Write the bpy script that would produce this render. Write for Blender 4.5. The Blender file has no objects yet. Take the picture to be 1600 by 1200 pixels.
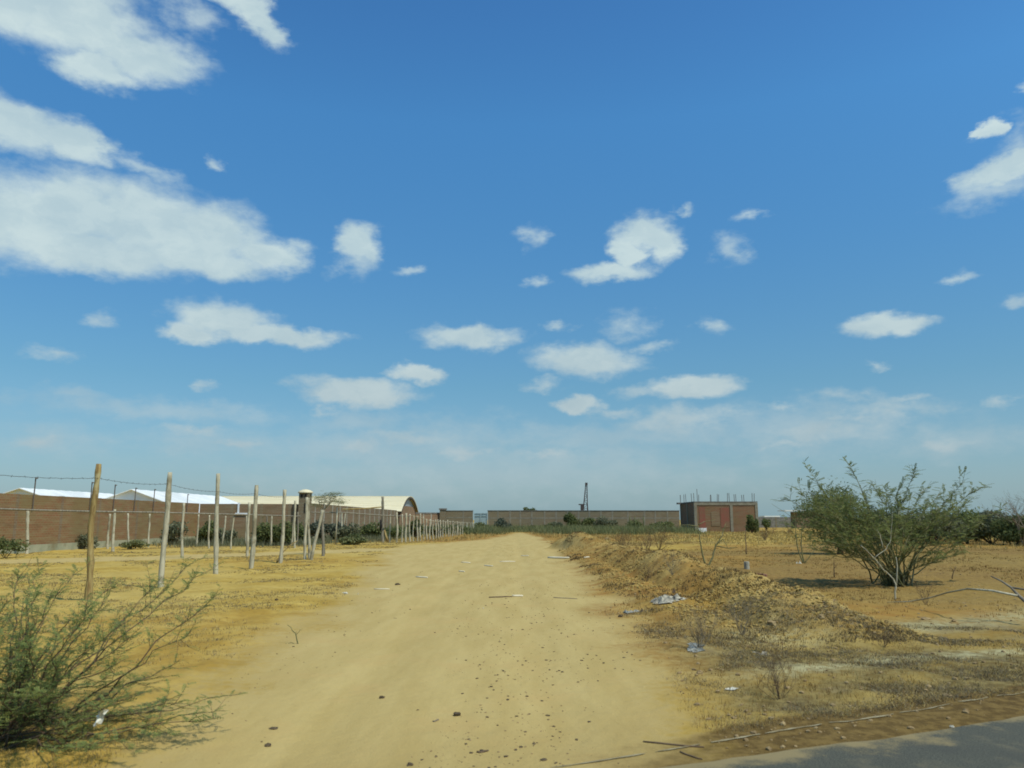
import bpy, math, random
import numpy as np
from mathutils import Vector, Matrix
sc = bpy.context.scene
COL = sc.collection
R = math.radians
rnd = random.Random(7)

# ------------------------------------------------------------------ camera
EYE = 1.5
FPX = 1200.0
PITCH = math.atan(212 / FPX)
cam_d = bpy.data.cameras.new('camera')
cam_d.lens = 27.0; cam_d.sensor_width = 36.0
cam_d.clip_start = 0.05; cam_d.clip_end = 9000
cam = bpy.data.objects.new('camera', cam_d); COL.objects.link(cam)
cam.location = (0, 0, EYE)
cam.rotation_euler = (R(90) + PITCH, 0, 0)
sc.camera = cam
cam_d.dof.use_dof = True; cam_d.dof.focus_distance = 45; cam_d.dof.aperture_fstop = 3.2
sc.cycles.filter_width = 1.8

# ------------------------------------------------------------------ view, world, sun
sc.view_settings.view_transform = 'Standard'
sc.view_settings.look = 'None'
sc.view_settings.exposure = 0.0
sc.view_settings.gamma = 1.0
sc.view_settings.use_curve_mapping = False
SUN = Vector((0.44, -0.33, 0.84)).normalized()
sun_el = math.asin(SUN.z); sun_az = math.atan2(SUN.x, SUN.y)
ld = bpy.data.lights.new('sun', 'SUN'); ld.energy = 3.8; ld.angle = R(0.5); ld.color = (1.0, 0.945, 0.80)
sun = bpy.data.objects.new('sun', ld); COL.objects.link(sun)
sun.rotation_euler = (-SUN).to_track_quat('-Z', 'Y').to_euler()
sun.location = SUN * 60


def raydir(u, v):
    cx = (u - 800) / FPX; cy = (600 - v) / FPX
    s, c = math.sin(PITCH), math.cos(PITCH)
    return Vector((cx, c - cy * s, s + cy * c))


def G(u, v, z=0.0):
    "point on the plane z that the photograph shows at u, v"
    d = raydir(u, v); t = (z - EYE) / d.z
    return Vector((d.x * t, d.y * t, z))


def P(u, v, Y):
    d = raydir(u, v); t = Y / d.y
    return Vector((d.x * t, Y, EYE + d.z * t))


world = bpy.data.worlds.new('World'); sc.world = world; world.use_nodes = True
wn = world.node_tree; wn.nodes.clear()


class NT:
    "small helper for writing node trees"
    def __init__(s, nt): s.nt = nt
    def n(s, t, **kw):
        nd = s.nt.nodes.new(t)
        for k, v in kw.items(): setattr(nd, k, v)
        return nd
    def link(s, a, b): s.nt.links.new(a, b)
    def put(s, sock, v):
        if isinstance(v, bpy.types.NodeSocket): s.nt.links.new(v, sock)
        else: sock.default_value = v
    def math(s, op, a, b=0.0, c=None, clamp=False):
        nd = s.n('ShaderNodeMath', operation=op); nd.use_clamp = clamp
        s.put(nd.inputs[0], a); s.put(nd.inputs[1], b)
        if c is not None: s.put(nd.inputs[2], c)
        return nd.outputs[0]
    def vmath(s, op, a, b=(0, 0, 0)):
        nd = s.n('ShaderNodeVectorMath', operation=op)
        s.put(nd.inputs[0], a); s.put(nd.inputs[1], b)
        return nd.outputs['Value'] if op in ('LENGTH', 'DOT_PRODUCT', 'DISTANCE') else nd.outputs[0]
    def mix(s, f, a, b, mode='MIX'):
        nd = s.n('ShaderNodeMix', data_type='RGBA', blend_type=mode)
        s.put(nd.inputs[0], f)
        s.put(nd.inputs[6], (*a, 1) if isinstance(a, tuple) and len(a) == 3 else a)
        s.put(nd.inputs[7], (*b, 1) if isinstance(b, tuple) and len(b) == 3 else b)
        return nd.outputs[2]
    def noise(s, vec, scale, detail=4, rough=0.55, dist=0.0):
        nd = s.n('ShaderNodeTexNoise'); s.put(nd.inputs['Vector'], vec)
        nd.inputs['Scale'].default_value = scale; nd.inputs['Detail'].default_value = detail
        nd.inputs['Roughness'].default_value = rough; nd.inputs['Distortion'].default_value = dist
        return nd
    def step(s, v, lo, hi, a=0.0, b=1.0):
        nd = s.n('ShaderNodeMapRange', interpolation_type='SMOOTHSTEP')
        s.put(nd.inputs[0], v); nd.inputs[1].default_value = lo; nd.inputs[2].default_value = hi
        nd.inputs[3].default_value = a; nd.inputs[4].default_value = b
        return nd.outputs[0]


w = NT(wn)
out = w.n('ShaderNodeOutputWorld'); bg = w.n('ShaderNodeBackground')
w.link(bg.outputs[0], out.inputs[0])
SKY_STRENGTH = 0.085
bg.inputs[1].default_value = SKY_STRENGTH
sky = w.n('ShaderNodeTexSky', sky_type='NISHITA', sun_disc=False)
sky.sun_elevation = sun_el; sky.sun_rotation = sun_az
sky.altitude = 0; sky.air_density = 1.0; sky.dust_density = 0.9; sky.ozone_density = 3.0
tc = w.n('ShaderNodeTexCoord')
sep = w.n('ShaderNodeSeparateXYZ'); w.link(tc.outputs['Generated'], sep.inputs[0])
az = w.math('ARCTAN2', sep.outputs[0], sep.outputs[1])
el = w.math('ARCSINE', sep.outputs[2])
comb = w.n('ShaderNodeCombineXYZ'); w.link(az, comb.inputs[0]); w.link(el, comb.inputs[1])
ae = comb.outputs[0]
# domain warp so that cloud edges billow
wa = w.vmath('SUBTRACT', w.noise(w.vmath('MULTIPLY', ae, (1, 1.7, 1)), 17, 6, 0.6).outputs['Color'], (0.5, 0.5, 0.5))
warped = w.vmath('ADD', ae, w.vmath('MULTIPLY', wa, (0.085, 0.042, 0)))


def azel(u, v):
    d = raydir(u, v).normalized()
    return math.atan2(d.x, d.y), math.asin(d.z)


def field(blobs):
    acc = None
    for (u, v, rx, ry, *tilt) in blobs:
        a, e = azel(u, v)
        a1, _ = azel(u + rx, v); a0, _ = azel(u - rx, v)
        _, e1 = azel(u, v - ry); _, e0 = azel(u, v + ry)
        ra, re = (a1 - a0) / 2, (e1 - e0) / 2
        q = w.vmath('SUBTRACT', warped, (a, e, 0))
        if tilt:
            ro = w.n('ShaderNodeVectorRotate', rotation_type='Z_AXIS')
            w.put(ro.inputs['Vector'], q); ro.inputs['Angle'].default_value = R(tilt[0]); q = ro.outputs[0]
        q = w.vmath('MULTIPLY', q, (1 / ra, 1 / re, 0))
        f = w.math('SUBTRACT', 1.0, w.vmath('LENGTH', q))
        acc = f if acc is None else w.math('SMOOTH_MAX', acc, f, 0.12)
    return acc


dense = [(120, 30, 170, 88), (220, 88, 130, 55), (150, 108, 90, 38), (20, 10, 110, 60),
         (405, 25, 62, 40, 38), (355, -15, 80, 30, 15),
         (20, 190, 130, 50, 6), (115, 222, 85, 36, 16),
         (20, 340, 170, 88), (120, 330, 150, 78), (230, 350, 150, 82), (330, 372, 120, 68), (420, 398, 70, 36), (140, 395, 220, 42), (300, 405, 170, 34),
         (557, 382, 46, 36),
         (350, 502, 100, 38), (470, 527, 85, 20), (300, 521, 58, 20), (400, 522, 80, 18),
         (740, 528, 92, 23), (1008, 365, 66, 32), (1035, 380, 42, 38), (980, 398, 34, 40), (958, 425, 80, 19),
         (915, 562, 100, 33), (905, 631, 46, 16), (565, 615, 105, 24), (650, 585, 52, 18),
         (1085, 603, 85, 21), (1385, 508, 74, 25), (1575, 258, 110, 28, -12), (1553, 205, 24, 15)]
faint = [(225, 262, 90, 18, 12), (557, 405, 44, 38), (985, 508, 62, 26), (1110, 517, 34, 18), (1145, 395, 42, 32, 25),
         (850, 602, 38, 12), (1010, 610, 58, 12), (1315, 617, 60, 18), (1215, 636, 40, 12), (1400, 645, 100, 28),
         (1280, 676, 110, 18), (1465, 693, 55, 14), (1570, 625, 28, 18), (1500, 431, 34, 12), (1590, 473, 34, 15),
         (1365, 567, 32, 10), (1175, 335, 32, 13), (835, 372, 32, 24), (838, 443, 28, 12), (170, 500, 36, 14),
         (80, 548, 62, 17), (345, 262, 22, 12), (318, 605, 28, 12), (490, 597, 70, 16), (508, 638, 22, 10),
         (1060, 655, 115, 26), (1600, 235, 70, 60), (1590, 135, 22, 12), (1068, 332, 16, 10), (300, 20, 60, 50),
         (1020, 545, 40, 10), (640, 425, 30, 10), (870, 512, 26, 9), (1560, 285, 120, 34, -10), (1420, 625, 60, 12), (1330, 655, 70, 10), (300, 672, 60, 12), (360, 692, 45, 9), (60, 690, 60, 14), (560, 697, 45, 8), (640, 680, 90, 14), (730, 705, 70, 12), (960, 640, 60, 10), (1230, 690, 60, 9), (850, 708, 60, 9)]
veil = [(560, 700, 320, 46), (250, 640, 300, 26), (1000, 680, 420, 30), (320, 690, 150, 36), (80, 690, 130, 42), (690, 690, 210, 60), (560, 660, 130, 30), (900, 715, 260, 40), (1250, 670, 320, 60),
        (1480, 690, 180, 40), (1060, 660, 180, 40), (120, 615, 90, 16), (800, 740, 700, 60)]
edge_n = w.noise(w.vmath('MULTIPLY', ae, (1, 1.8, 1)), 26, 7, 0.6).outputs[0]
edge_n = w.math('SUBTRACT', edge_n, 0.5)
d1 = w.step(w.math('MULTIPLY_ADD', edge_n, 0.58, field(dense)), -0.08, 0.60)
d2 = w.step(w.math('MULTIPLY_ADD', edge_n, 1.7, field(faint)), -0.05, 1.15)
d3 = w.step(w.math('MULTIPLY_ADD', edge_n, 1.3, field(veil)), 0.0, 1.0)
# clouds of the same kind over the rest of the sky
far_n = w.noise(w.vmath('MULTIPLY', ae, (1, 2.2, 1)), 3.4, 7, 0.6).outputs[0]
gen = w.step(far_n, 0.56, 0.66)
side = w.step(w.math('ABSOLUTE', az), 0.72, 0.95)
high = w.step(el, 0.72, 0.95)
genm = w.math('MULTIPLY', gen, w.math('MAXIMUM', side, high))
tot = w.math('MAXIMUM', w.math('MULTIPLY', d1, 0.93), w.math('MULTIPLY', d2, 0.66))
tot = w.math('MAXIMUM', tot, w.math('MULTIPLY', genm, 0.8))
tot = w.math('ADD', tot, w.math('MULTIPLY', d3, w.math('SUBTRACT', 0.44, w.math('MULTIPLY', tot, 0.42))), clamp=True)
shade = w.noise(w.vmath('MULTIPLY', ae, (1, 1.8, 1)), 7, 4, 0.5).outputs[0]
shade = w.step(shade, 0.35, 0.68)
lowf = w.step(el, 0.0, 0.35)
cl_a = w.mix(lowf, (4.6, 5.8, 6.3), (5.5, 7.2, 7.8))
cl_b = w.mix(lowf, (5.6, 6.6, 6.9), (7.4, 8.9, 8.9))
lump = w.noise(w.vmath('MULTIPLY', warped, (1, 1.6, 1)), 20, 6, 0.6).outputs[0]
ccol = w.mix(w.math('ADD', w.math('MULTIPLY', shade, 0.6), w.math('MULTIPLY', w.step(lump, 0.38, 0.62), 0.4)), cl_a, cl_b)
hsv = w.n('ShaderNodeHueSaturation'); w.link(sky.outputs[0], hsv.inputs['Color'])
hsv.inputs['Hue'].default_value = 0.497; hsv.inputs['Saturation'].default_value = 1.0; hsv.inputs['Value'].default_value = 1.0
tr_ = w.n('ShaderNodeValToRGB'); w.link(el, tr_.inputs[0]); cr = tr_.color_ramp
cr.elements[0].position = 0.03; cr.elements[0].color = (0.45, 0.52, 0.58, 1)
cr.elements[1].position = 0.64; cr.elements[1].color = (0.33, 0.70, 0.95, 1)
for p_, c_ in ((0.17, (0.352, 0.57, 0.625, 1)), (0.34, (0.352, 0.675, 0.815, 1)), (0.50, (0.37, 0.78, 0.98, 1))):
    e_ = cr.elements.new(p_); e_.color = c_
TINT = w.vmath('MULTIPLY', tr_.outputs[0], (2, 2, 2))
skyc = w.mix(1.0, hsv.outputs[0], TINT, 'MULTIPLY')
# dusty air low over the plain
hz = w.math('POWER', w.math('SUBTRACT', 1.0, w.math('MAXIMUM', sep.outputs[2], 0.0)), 9.0)
skyc = w.mix(w.math('MULTIPLY', hz, 0.6), skyc, (3.05, 5.2, 6.2))
final = w.mix(tot, skyc, ccol)
w.link(final, bg.inputs[0])


# ------------------------------------------------------------------ noise in numpy
def vnoise(x, y, seed=0):
    x = np.asarray(x, float); y = np.asarray(y, float)
    xi = np.floor(x).astype(np.int64); yi = np.floor(y).astype(np.int64)
    fx = x - xi; fy = y - yi
    fx = fx * fx * (3 - 2 * fx); fy = fy * fy * (3 - 2 * fy)
    def h(a, b):
        n = (a * 374761393 + b * 668265263 + seed * 1442695041) & 0xffffffff
        n = ((n ^ (n >> 13)) * 1274126177) & 0xffffffff
        n = (n ^ (n >> 16)) & 0xffff
        return n / 65535.0
    a = h(xi, yi); b = h(xi + 1, yi); c = h(xi, yi + 1); d = h(xi + 1, yi + 1)
    return (a + (b - a) * fx) * (1 - fy) + (c + (d - c) * fx) * fy - 0.5


def fbm(x, y, seed=0, octv=4, gain=0.5):
    s = 0; a = 1.0
    for i in range(octv):
        s = s + a * vnoise(x * 2 ** i + i * 17.3, y * 2 ** i - i * 9.1, seed + i); a *= gain
    return s


def sstep(v, lo, hi):
    t = np.clip((v - lo) / (hi - lo), 0, 1); return t * t * (3 - 2 * t)


# ------------------------------------------------------------------ lie of the land
KY = [-20, 3, 4.6, 7, 9.5, 12, 15, 20, 25, 31, 38, 46, 52, 60, 70, 84, 96]
KL = [-2.2, -2.3, -2.4, -2.7, -2.95, -3.1, -3.3, -3.9, -4.5, -5.3, -6.2, -6.6, -4.6, -2.4, -1.0, 0.1, 0.3]
KR = [1.2, 1.25, 1.35, 1.55, 1.6, 1.8, 1.95, 2.0, 2.1, 2.3, 2.5, 2.7, 2.7, 2.7, 2.4, 1.7, 1.0]
AE = (G(1180, 1187).xy, G(1600, 1124).xy)                   # edge of the asphalt
AD = (AE[1] - AE[0]).normalized(); AN = Vector((-AD.y, AD.x))
TRACK = [(-3.5, 42), (-7, 39.5), (-10.5, 35.5), (-14, 31.5), (-19, 28.2), (-30, 25), (-60, 22)]


def seg_dist(x, y, pts):
    best = np.full(np.shape(x), 1e9)
    for (ax, ay), (bx, by) in zip(pts[:-1], pts[1:]):
        dx, dy = bx - ax, by - ay
        t = np.clip(((x - ax) * dx + (y - ay) * dy) / (dx * dx + dy * dy), 0, 1)
        best = np.minimum(best, np.hypot(x - ax - t * dx, y - ay - t * dy))
    return best


def road_sd(x, y):
    "positive on the dirt road, metres from its edge"
    l = np.interp(y, KY, KL); r = np.interp(y, KY, KR)
    d = np.minimum(x - l, r - x)
    d = np.minimum(d, 92 - y)
    return d + 0.75 * fbm(x * 0.9, y * 0.6, 3, 3) * np.clip(y / 14, 0.6, 1.2)


def track_sd(x, y):
    return 1.7 - seg_dist(x, y, TRACK) + 0.8 * fbm(x * 0.6, y * 0.6, 5, 3)


def asphalt_sd(x, y):
    "positive beyond the asphalt edge (on the dirt side)"
    return (x - AE[0].x) * AN.x + (y - AE[0].y) * AN.y


def berm(x, y):
    c = 4.15 + 0.5 * vnoise(y * 0.16, 0.3, 11) - 0.9 * sstep(y, 30, 42) + 0.55 * sstep(-y, -12, -8)
    hgt = np.interp(y, [0, 9.4, 10.4, 11.6, 13, 15, 19, 24, 30, 36, 40, 43, 47, 52], [0, 0, .16, .34,   .44, .52, .54, .5, .44, .5, .80, .6, .15, 0])
    wd = np.interp(y, [0, 10, 20, 40, 60], [1.0, 1.15, 1.25, 1.6, 2.2])
    q = np.clip(1 - ((x - c) / wd) ** 2, 0, 1)
    # a second, lower shoulder on the roadside
    q2 = np.clip(1 - ((x - c + 1.25) / 0.9) ** 2, 0, 1) * 0.28
    f = np.maximum(q ** 1.25, q2 * 0.9)
    return f * hgt * (1 + 0.55 * fbm(x * 0.8, y * 0.45, 21, 2)), f * sstep(hgt, 0.02, 0.2)


def terrain(x, y):
    x = np.asarray(x, float); y = np.asarray(y, float)
    rs = np.maximum(road_sd(x, y), track_sd(x, y))
    on = sstep(rs, -0.4, 0.5)
    near = np.clip(1.3 - np.hypot(x, y) / 90, 0.25, 1)
    z = 0.05 * fbm(x * 0.13, y * 0.13, 31, 3)
    rough = 0.055 * fbm(x * 0.9, y * 0.9, 41, 3) + 0.03 * fbm(x * 3.3, y * 3.3, 43, 4, .6)
    z = z + rough * (1 - 0.85 * on) * near
    # wheel ruts worn into the road
    for cx in (-1.35, 0.35):
        z = z - 0.022 * np.exp(-((x - cx - 0.35 * vnoise(y * 0.11, cx, 9)) / 0.3) ** 2) * on
    z = z + 0.006 * fbm(x * 5, y * 5, 47, 3) * on - 0.02 * on
    b, bm = berm(x, y)
    z = z + b * (1 - on) + bm * (1 - on) * (0.11 * np.abs(fbm(x * 2.2, y * 2.2, 51, 4, .62)) + 0.05 * fbm(x * 7, y * 7, 53, 3, .6))
    # spoil and scrapings between the berm and the asphalt
    sp = sstep(x, 1.6, 2.6) * sstep(-y, -10, -6.5)
    z = z + sp * (0.05 * fbm(x * 1.6, y * 3.0, 55, 3) + 0.02)
    # the strip beside the asphalt is planed flat, and the earth dips under the asphalt
    a = asphalt_sd(x, y)
    z = z * sstep(a, 0.05, 1.2)
    z = z - 0.12 * (1 - sstep(a, -0.5, -0.15)) * sstep(a, -8.6, -8.2)
    return z


def tz(x, y):
    return float(terrain(np.array([x]), np.array([y]))[0])


def GT(u, v):
    "ground point seen at u, v, on the real relief"
    p = G(u, v, 0)
    for _ in range(3):
        p = G(u, v, tz(p.x, p.y))
    return p


# ------------------------------------------------------------------ object helpers
def tag(o, label=None, cat=None, group=None, kind=None):
    if label: o['label'] = label
    if cat: o['category'] = cat
    if group: o['group'] = group
    if kind: o['kind'] = kind
    return o


def thing(name, loc, label, cat, group=None):
    o = bpy.data.objects.new(name, None); COL.objects.link(o)
    o.empty_display_size = 0.3; o.location = loc
    return tag(o, label, cat, group)


class MB:
    def __init__(s): s.v = []; s.f = []; s.m = []; s.mi = 0
    def add(s, vs, fs):
        n = len(s.v); s.v.extend([tuple(p) for p in vs])
        s.f.extend([tuple(i + n for i in q) for q in fs]); s.m.extend([s.mi] * len(fs))
    def box(s, c, size, rot=None):
        hx, hy, hz = size[0] / 2, size[1] / 2, size[2] / 2
        vs = [Vector((sx * hx, sy * hy, sz * hz)) for sz in (-1, 1) for sy in (-1, 1) for sx in (-1, 1)]
        if rot is not None: vs = [rot @ p for p in vs]
        vs = [p + Vector(c) for p in vs]
        s.add(vs, [(0, 2, 3, 1), (4, 5, 7, 6), (0, 1, 5, 4), (2, 6, 7, 3), (0, 4, 6, 2), (1, 3, 7, 5)])
    def bar(s, a, b, wd, dp=None):
        "square bar from a to b"
        a, b = Vector(a), Vector(b); d = b - a
        rot = d.to_track_quat('Z', 'Y').to_matrix()
        s.box((a + b) / 2, (wd, dp or wd, d.length), rot)
    def tube(s, pts, rad, n=6, cap=True):
        pts = [Vector(p) for p in pts]; k = len(pts)
        if not hasattr(rad, '__len__'): rad = [rad] * k
        vs = []; ref = Vector((0.31, 0.87, 0.12)).normalized()
        for i, p in enumerate(pts):
            t = (pts[min(i + 1, k - 1)] - pts[max(i - 1, 0)])
            if t.length < 1e-9: t = Vector((0, 0, 1))
            t.normalize()
            a = ref - t * ref.dot(t)
            if a.length < 0.05: a = Vector((1, 0, 0)) - t * t.x
            a.normalize(); b = t.cross(a); ref = a
            for j in range(n):
                g = 2 * math.pi * j / n
                vs.append(p + (a * math.cos(g) + b * math.sin(g)) * rad[i])
        fs = [(i * n + j, i * n + (j + 1) % n, (i + 1) * n + (j + 1) % n, (i + 1) * n + j) for i in range(k - 1) for j in range(n)]
        if cap:
            fs.append(tuple(range(n))[::-1]); fs.append(tuple((k - 1) * n + j for j in range(n)))
        s.add(vs, fs)
    def build(s, name, mats, parent=None, origin=None, smooth=False, label=None, kind=None):
        if origin is None: origin = parent.location if parent is not None and parent.type == 'EMPTY' and parent.parent is None else Vector((0, 0, 0))
        o_ = np.array(tuple(origin))
        V = np.array(s.v, dtype=np.float64).reshape(-1, 3) - o_
        me = bpy.data.meshes.new(name)
        me.from_pydata([tuple(p) for p in V.tolist()], [], s.f)
        if not isinstance(mats, (list, tuple)): mats = [mats]
        for m in mats: me.materials.append(m)
        if len(mats) > 1: me.polygons.foreach_set('material_index', s.m)
        if smooth: me.polygons.foreach_set('use_smooth', [True] * len(me.polygons))
        me.update()
        o = bpy.data.objects.new(name, me); COL.objects.link(o)
        if parent is not None:
            o.parent = parent
            if parent.type == 'MESH': o.location = (0, 0, 0)
        else: o.location = origin
        if label: o['label'] = label
        if kind: o['kind'] = kind
        return o


def mesh_np(name, V, F, mat, kind=None, smooth=False, attrs=None):
    "big mesh from numpy arrays; F is (n, 3) or (n, 4)"
    me = bpy.data.meshes.new(name); n, k = F.shape
    me.vertices.add(len(V)); me.vertices.foreach_set('co', V.astype(np.float32).ravel())
    me.loops.add(n * k); me.loops.foreach_set('vertex_index', F.astype(np.int32).ravel())
    me.polygons.add(n); me.polygons.foreach_set('loop_start', np.arange(0, n * k, k, dtype=np.int32))
    me.polygons.foreach_set('loop_total', np.full(n, k, dtype=np.int32))
    me.polygons.foreach_set('use_smooth', np.full(n, smooth))
    me.update(calc_edges=True)
    if attrs:
        for an, av in attrs.items():
            at = me.attributes.new(an, 'FLOAT', 'POINT'); at.data.foreach_set('value', av.astype(np.float32))
    me.materials.append(mat)
    o = bpy.data.objects.new(name, me); COL.objects.link(o)
    if kind: o['kind'] = kind
    return o


# ------------------------------------------------------------------ materials
def mat(name, build):
    m = bpy.data.materials.new(name); m.use_nodes = True
    nt = m.node_tree; nt.nodes.clear(); n = NT(nt)
    o = n.n('ShaderNodeOutputMaterial'); b = n.n('ShaderNodeBsdfPrincipled')
    n.link(b.outputs[0], o.inputs[0]); b.inputs['Roughness'].default_value = 0.85
    b.inputs['Specular IOR Level'].default_value = 0.25
    build(n, b)
    return m


def bump(n, b, h, strength, dist):
    bp = n.n('ShaderNodeBump'); n.put(bp.inputs['Height'], h)
    bp.inputs['Strength'].default_value = strength; bp.inputs['Distance'].default_value = dist
    n.link(bp.outputs[0], b.inputs['Normal'])


def simple(c1, c2, scale=6, rough=0.85, bs=0.3, bd=0.01, stretch=(1, 1, 1), spec=0.25, metal=0.0, coord='Object', third=None):
    def f(n, b):
        t = n.n('ShaderNodeTexCoord')
        v = n.vmath('MULTIPLY', t.outputs[coord], stretch)
        ns = n.noise(v, scale, 6, 0.62)
        col = n.mix(n.step(ns.outputs[0], 0.34, 0.66), c1, c2)
        if third:
            n2 = n.noise(t.outputs[coord], scale * 0.35, 5, 0.6)
            col = n.mix(n.step(n2.outputs[0], 0.52, 0.66), col, third)
        n.link(col, b.inputs['Base Color'])
        b.inputs['Roughness'].default_value = rough; b.inputs['Specular IOR Level'].default_value = spec
        b.inputs['Metallic'].default_value = metal
        if bs: bump(n, b, n.noise(v, scale * 3, 5, 0.6).outputs[0], bs, bd)
    return f


def earth_build(n, b):
    t = n.n('ShaderNodeTexCoord'); v = t.outputs['Object']
    def at(nm):
        a = n.n('ShaderNodeAttribute'); a.attribute_name = nm; return a.outputs['Fac']
    sand, bm, weed, rust, dark = at('sand'), at('berm'), at('weed'), at('rust'), at('shoulder')  # 'shoulder' holds the painted dark band of the window reflection
    big = n.noise(v, 0.16, 5, 0.6).outputs[0]
    mid = n.noise(v, 1.1, 6, 0.62).outputs[0]
    fine = n.noise(v, 9, 6, 0.65).outputs[0]
    grit = n.noise(v, 55, 3, 0.7).outputs[0]
    str_ = n.noise(n.vmath('MULTIPLY', v, (1, 0.16, 1)), 2.6, 5, 0.6).outputs[0]
    # field: straw, ochre and brown
    field_c = n.mix(n.step(mid, 0.36, 0.64), (0.345, 0.225, 0.040), (0.46, 0.325, 0.078))
    field_c = n.mix(n.math('MULTIPLY', n.step(fine, 0.50, 0.68), 0.6), field_c, (0.21, 0.135, 0.032))
    field_c = n.mix(n.math('MULTIPLY', n.step(big, 0.44, 0.62), 0.5), field_c, (0.44, 0.33, 0.105))
    field_c = n.mix(rust, field_c, n.mix(n.step(mid, 0.4, 0.62), (0.26, 0.135, 0.030), (0.35, 0.215, 0.048)))
    field_c = n.mix(n.math('MULTIPLY', n.step(n.math('ADD', at('right'), n.math('MULTIPLY', n.math('SUBTRACT', mid, .5), .8)), .3, .8), .8), field_c, n.mix(n.step(fine, .35, .65), (0.145, 0.092, 0.030), (0.255, 0.170, 0.052)))
    # litter covered ground, with a window reflection's darker tone painted in
    weed_reflect_c = n.mix(n.step(fine, 0.38, 0.62), (0.095, 0.068, 0.026), (0.22, 0.17, 0.062))
    weed_reflect_c = n.mix(n.math('MULTIPLY', n.step(mid, 0.52, 0.66), 0.55), weed_reflect_c, (0.125, 0.115, 0.085))
    field_c = n.mix(n.math('MULTIPLY', weed, n.step(n.math('ADD', mid, n.math('MULTIPLY', fine, 0.4)), 0.45, 0.75, 0.45, 1.0)), field_c, weed_reflect_c)
    field_c = n.mix(n.math('MULTIPLY', at('pale'), n.step(n.math('ADD', fine, n.math('MULTIPLY', mid, .6)), 0.62, 0.95, .15, .85)), field_c, (0.40, 0.37, 0.20))  # pale window-reflection stripes painted over the ground colour
    # berm: broken subsoil
    vor = n.n('ShaderNodeTexVoronoi'); n.link(v, vor.inputs['Vector']); vor.inputs['Scale'].default_value = 16
    berm_c = n.mix(n.step(mid, 0.38, 0.62), (0.27, 0.165, 0.042), (0.40, 0.29, 0.10))
    berm_c = n.mix(n.math('MULTIPLY', n.step(fine, 0.5, 0.7), 0.7), berm_c, (0.15, 0.095, 0.035))
    field_c = n.mix(n.math('MULTIPLY', bm, 0.85), field_c, berm_c)
    # road: packed sand with paler wheel tracks and a reddish middle
    road_c = n.mix(n.step(str_, 0.25, 0.76), (0.395, 0.292, 0.104), (0.470, 0.358, 0.140))
    road_c = n.mix(n.math('MULTIPLY', n.step(mid, 0.50, 0.70), 0.45), road_c, (0.45, 0.31, 0.115))
    road_c = n.mix(n.math('MULTIPLY', n.step(grit, 0.60, 0.76), 0.45), road_c, (0.26, 0.19, 0.08))
    road_c = n.mix(n.math('MULTIPLY', n.step(fine, 0.58, 0.75), 0.25), road_c, (0.34, 0.25, 0.10))
    road_c = n.mix(n.math('MULTIPLY', at('verge_vignette'), n.step(mid, .25, .6, .45, .9)), road_c, (0.33, 0.235, 0.080))  # duller road edges, plus vignette darkening painted in near the asphalt
    edge = n.math('ADD', sand, n.math('MULTIPLY', n.math('SUBTRACT', n.math('ADD', n.math('MULTIPLY', mid, 0.5), n.math('MULTIPLY', fine, 0.5)), 0.5), 1.6))
    col = n.mix(n.step(edge, 0.2, 0.8), field_c, road_c)
    col = n.mix(n.math('MULTIPLY', n.step(n.math('ADD', dark, n.math('MULTIPLY', n.math('SUBTRACT', mid, 0.5), 0.9)), 0.30, 0.65), 0.92), col, n.mix(n.step(fine, 0.4, 0.62), (0.085, 0.052, 0.016), (0.17, 0.11, 0.034)))  # dark band of the window reflection, painted into the earth colour
    n.link(col, b.inputs['Base Color'])
    b.inputs['Roughness'].default_value = 0.95; b.inputs['Specular IOR Level'].default_value = 0.1
    h = n.math('ADD', n.math('MULTIPLY', fine, 1.0), n.math('MULTIPLY', grit, 0.35))
    bump(n, b, h, 0.55, 0.03)


M = {}
M['earth'] = mat('dry_earth', earth_build)
def asph_build(n, b):
    t = n.n('ShaderNodeTexCoord'); v = t.outputs['Object']
    g = n.noise(v, 90, 3, .75).outputs[0]; m = n.noise(v, 3.5, 7, .65).outputs[0]; l = n.noise(v, .9, 5, .6).outputs[0]
    c = n.mix(n.step(g, .38, .62), (0.042, 0.045, 0.034), (0.105, 0.104, 0.074))
    c = n.mix(n.math('MULTIPLY', n.step(m, .48, .70), .6), c, (0.17, 0.145, 0.085))
    c = n.mix(n.math('MULTIPLY', n.step(l, .5, .66), .4), c, (0.055, 0.055, 0.045))
    d_ = n.vmath('DOT_PRODUCT', n.vmath('SUBTRACT', v, (AE[0].x, AE[0].y, 0)), (AN.x, AN.y, 0))
    d2_ = n.math('ADD', d_, n.math('MULTIPLY', n.math('SUBTRACT', n.math('ADD', n.math('MULTIPLY', m, .6), n.math('MULTIPLY', l, .7)), .65), 1.3))
    d3_ = n.math('ADD', d2_, n.math('MULTIPLY', n.math('SUBTRACT', g, .5), .25))
    c = n.mix(n.step(d3_, -.22, .02), c, (0.235, 0.185, 0.085))
    n.link(c, b.inputs['Base Color']); b.inputs['Roughness'].default_value = .92
    bump(n, b, g, .6, .006)
M['asphalt'] = mat('dusty_asphalt', asph_build)
M['line'] = mat('pale_reflection', simple((0.33, 0.28, 0.16), (0.20, 0.15, 0.065), 9, 0.8, 0.2, 0.002))  # colour of the window reflection's pale streak
M['post_pale'] = mat('weathered_pale_wood', simple((0.33, 0.30, 0.20), (0.52, 0.48, 0.34), 5, 0.85, 0.5, 0.01, (4, 4, 0.6), third=(0.24, 0.21, 0.13)))
M['post_brown'] = mat('brown_bark_wood', simple((0.20, 0.125, 0.045), (0.38, 0.29, 0.11), 5, 0.85, 0.5, 0.012, (4, 4, 0.5), third=(0.42, 0.36, 0.18)))
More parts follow.
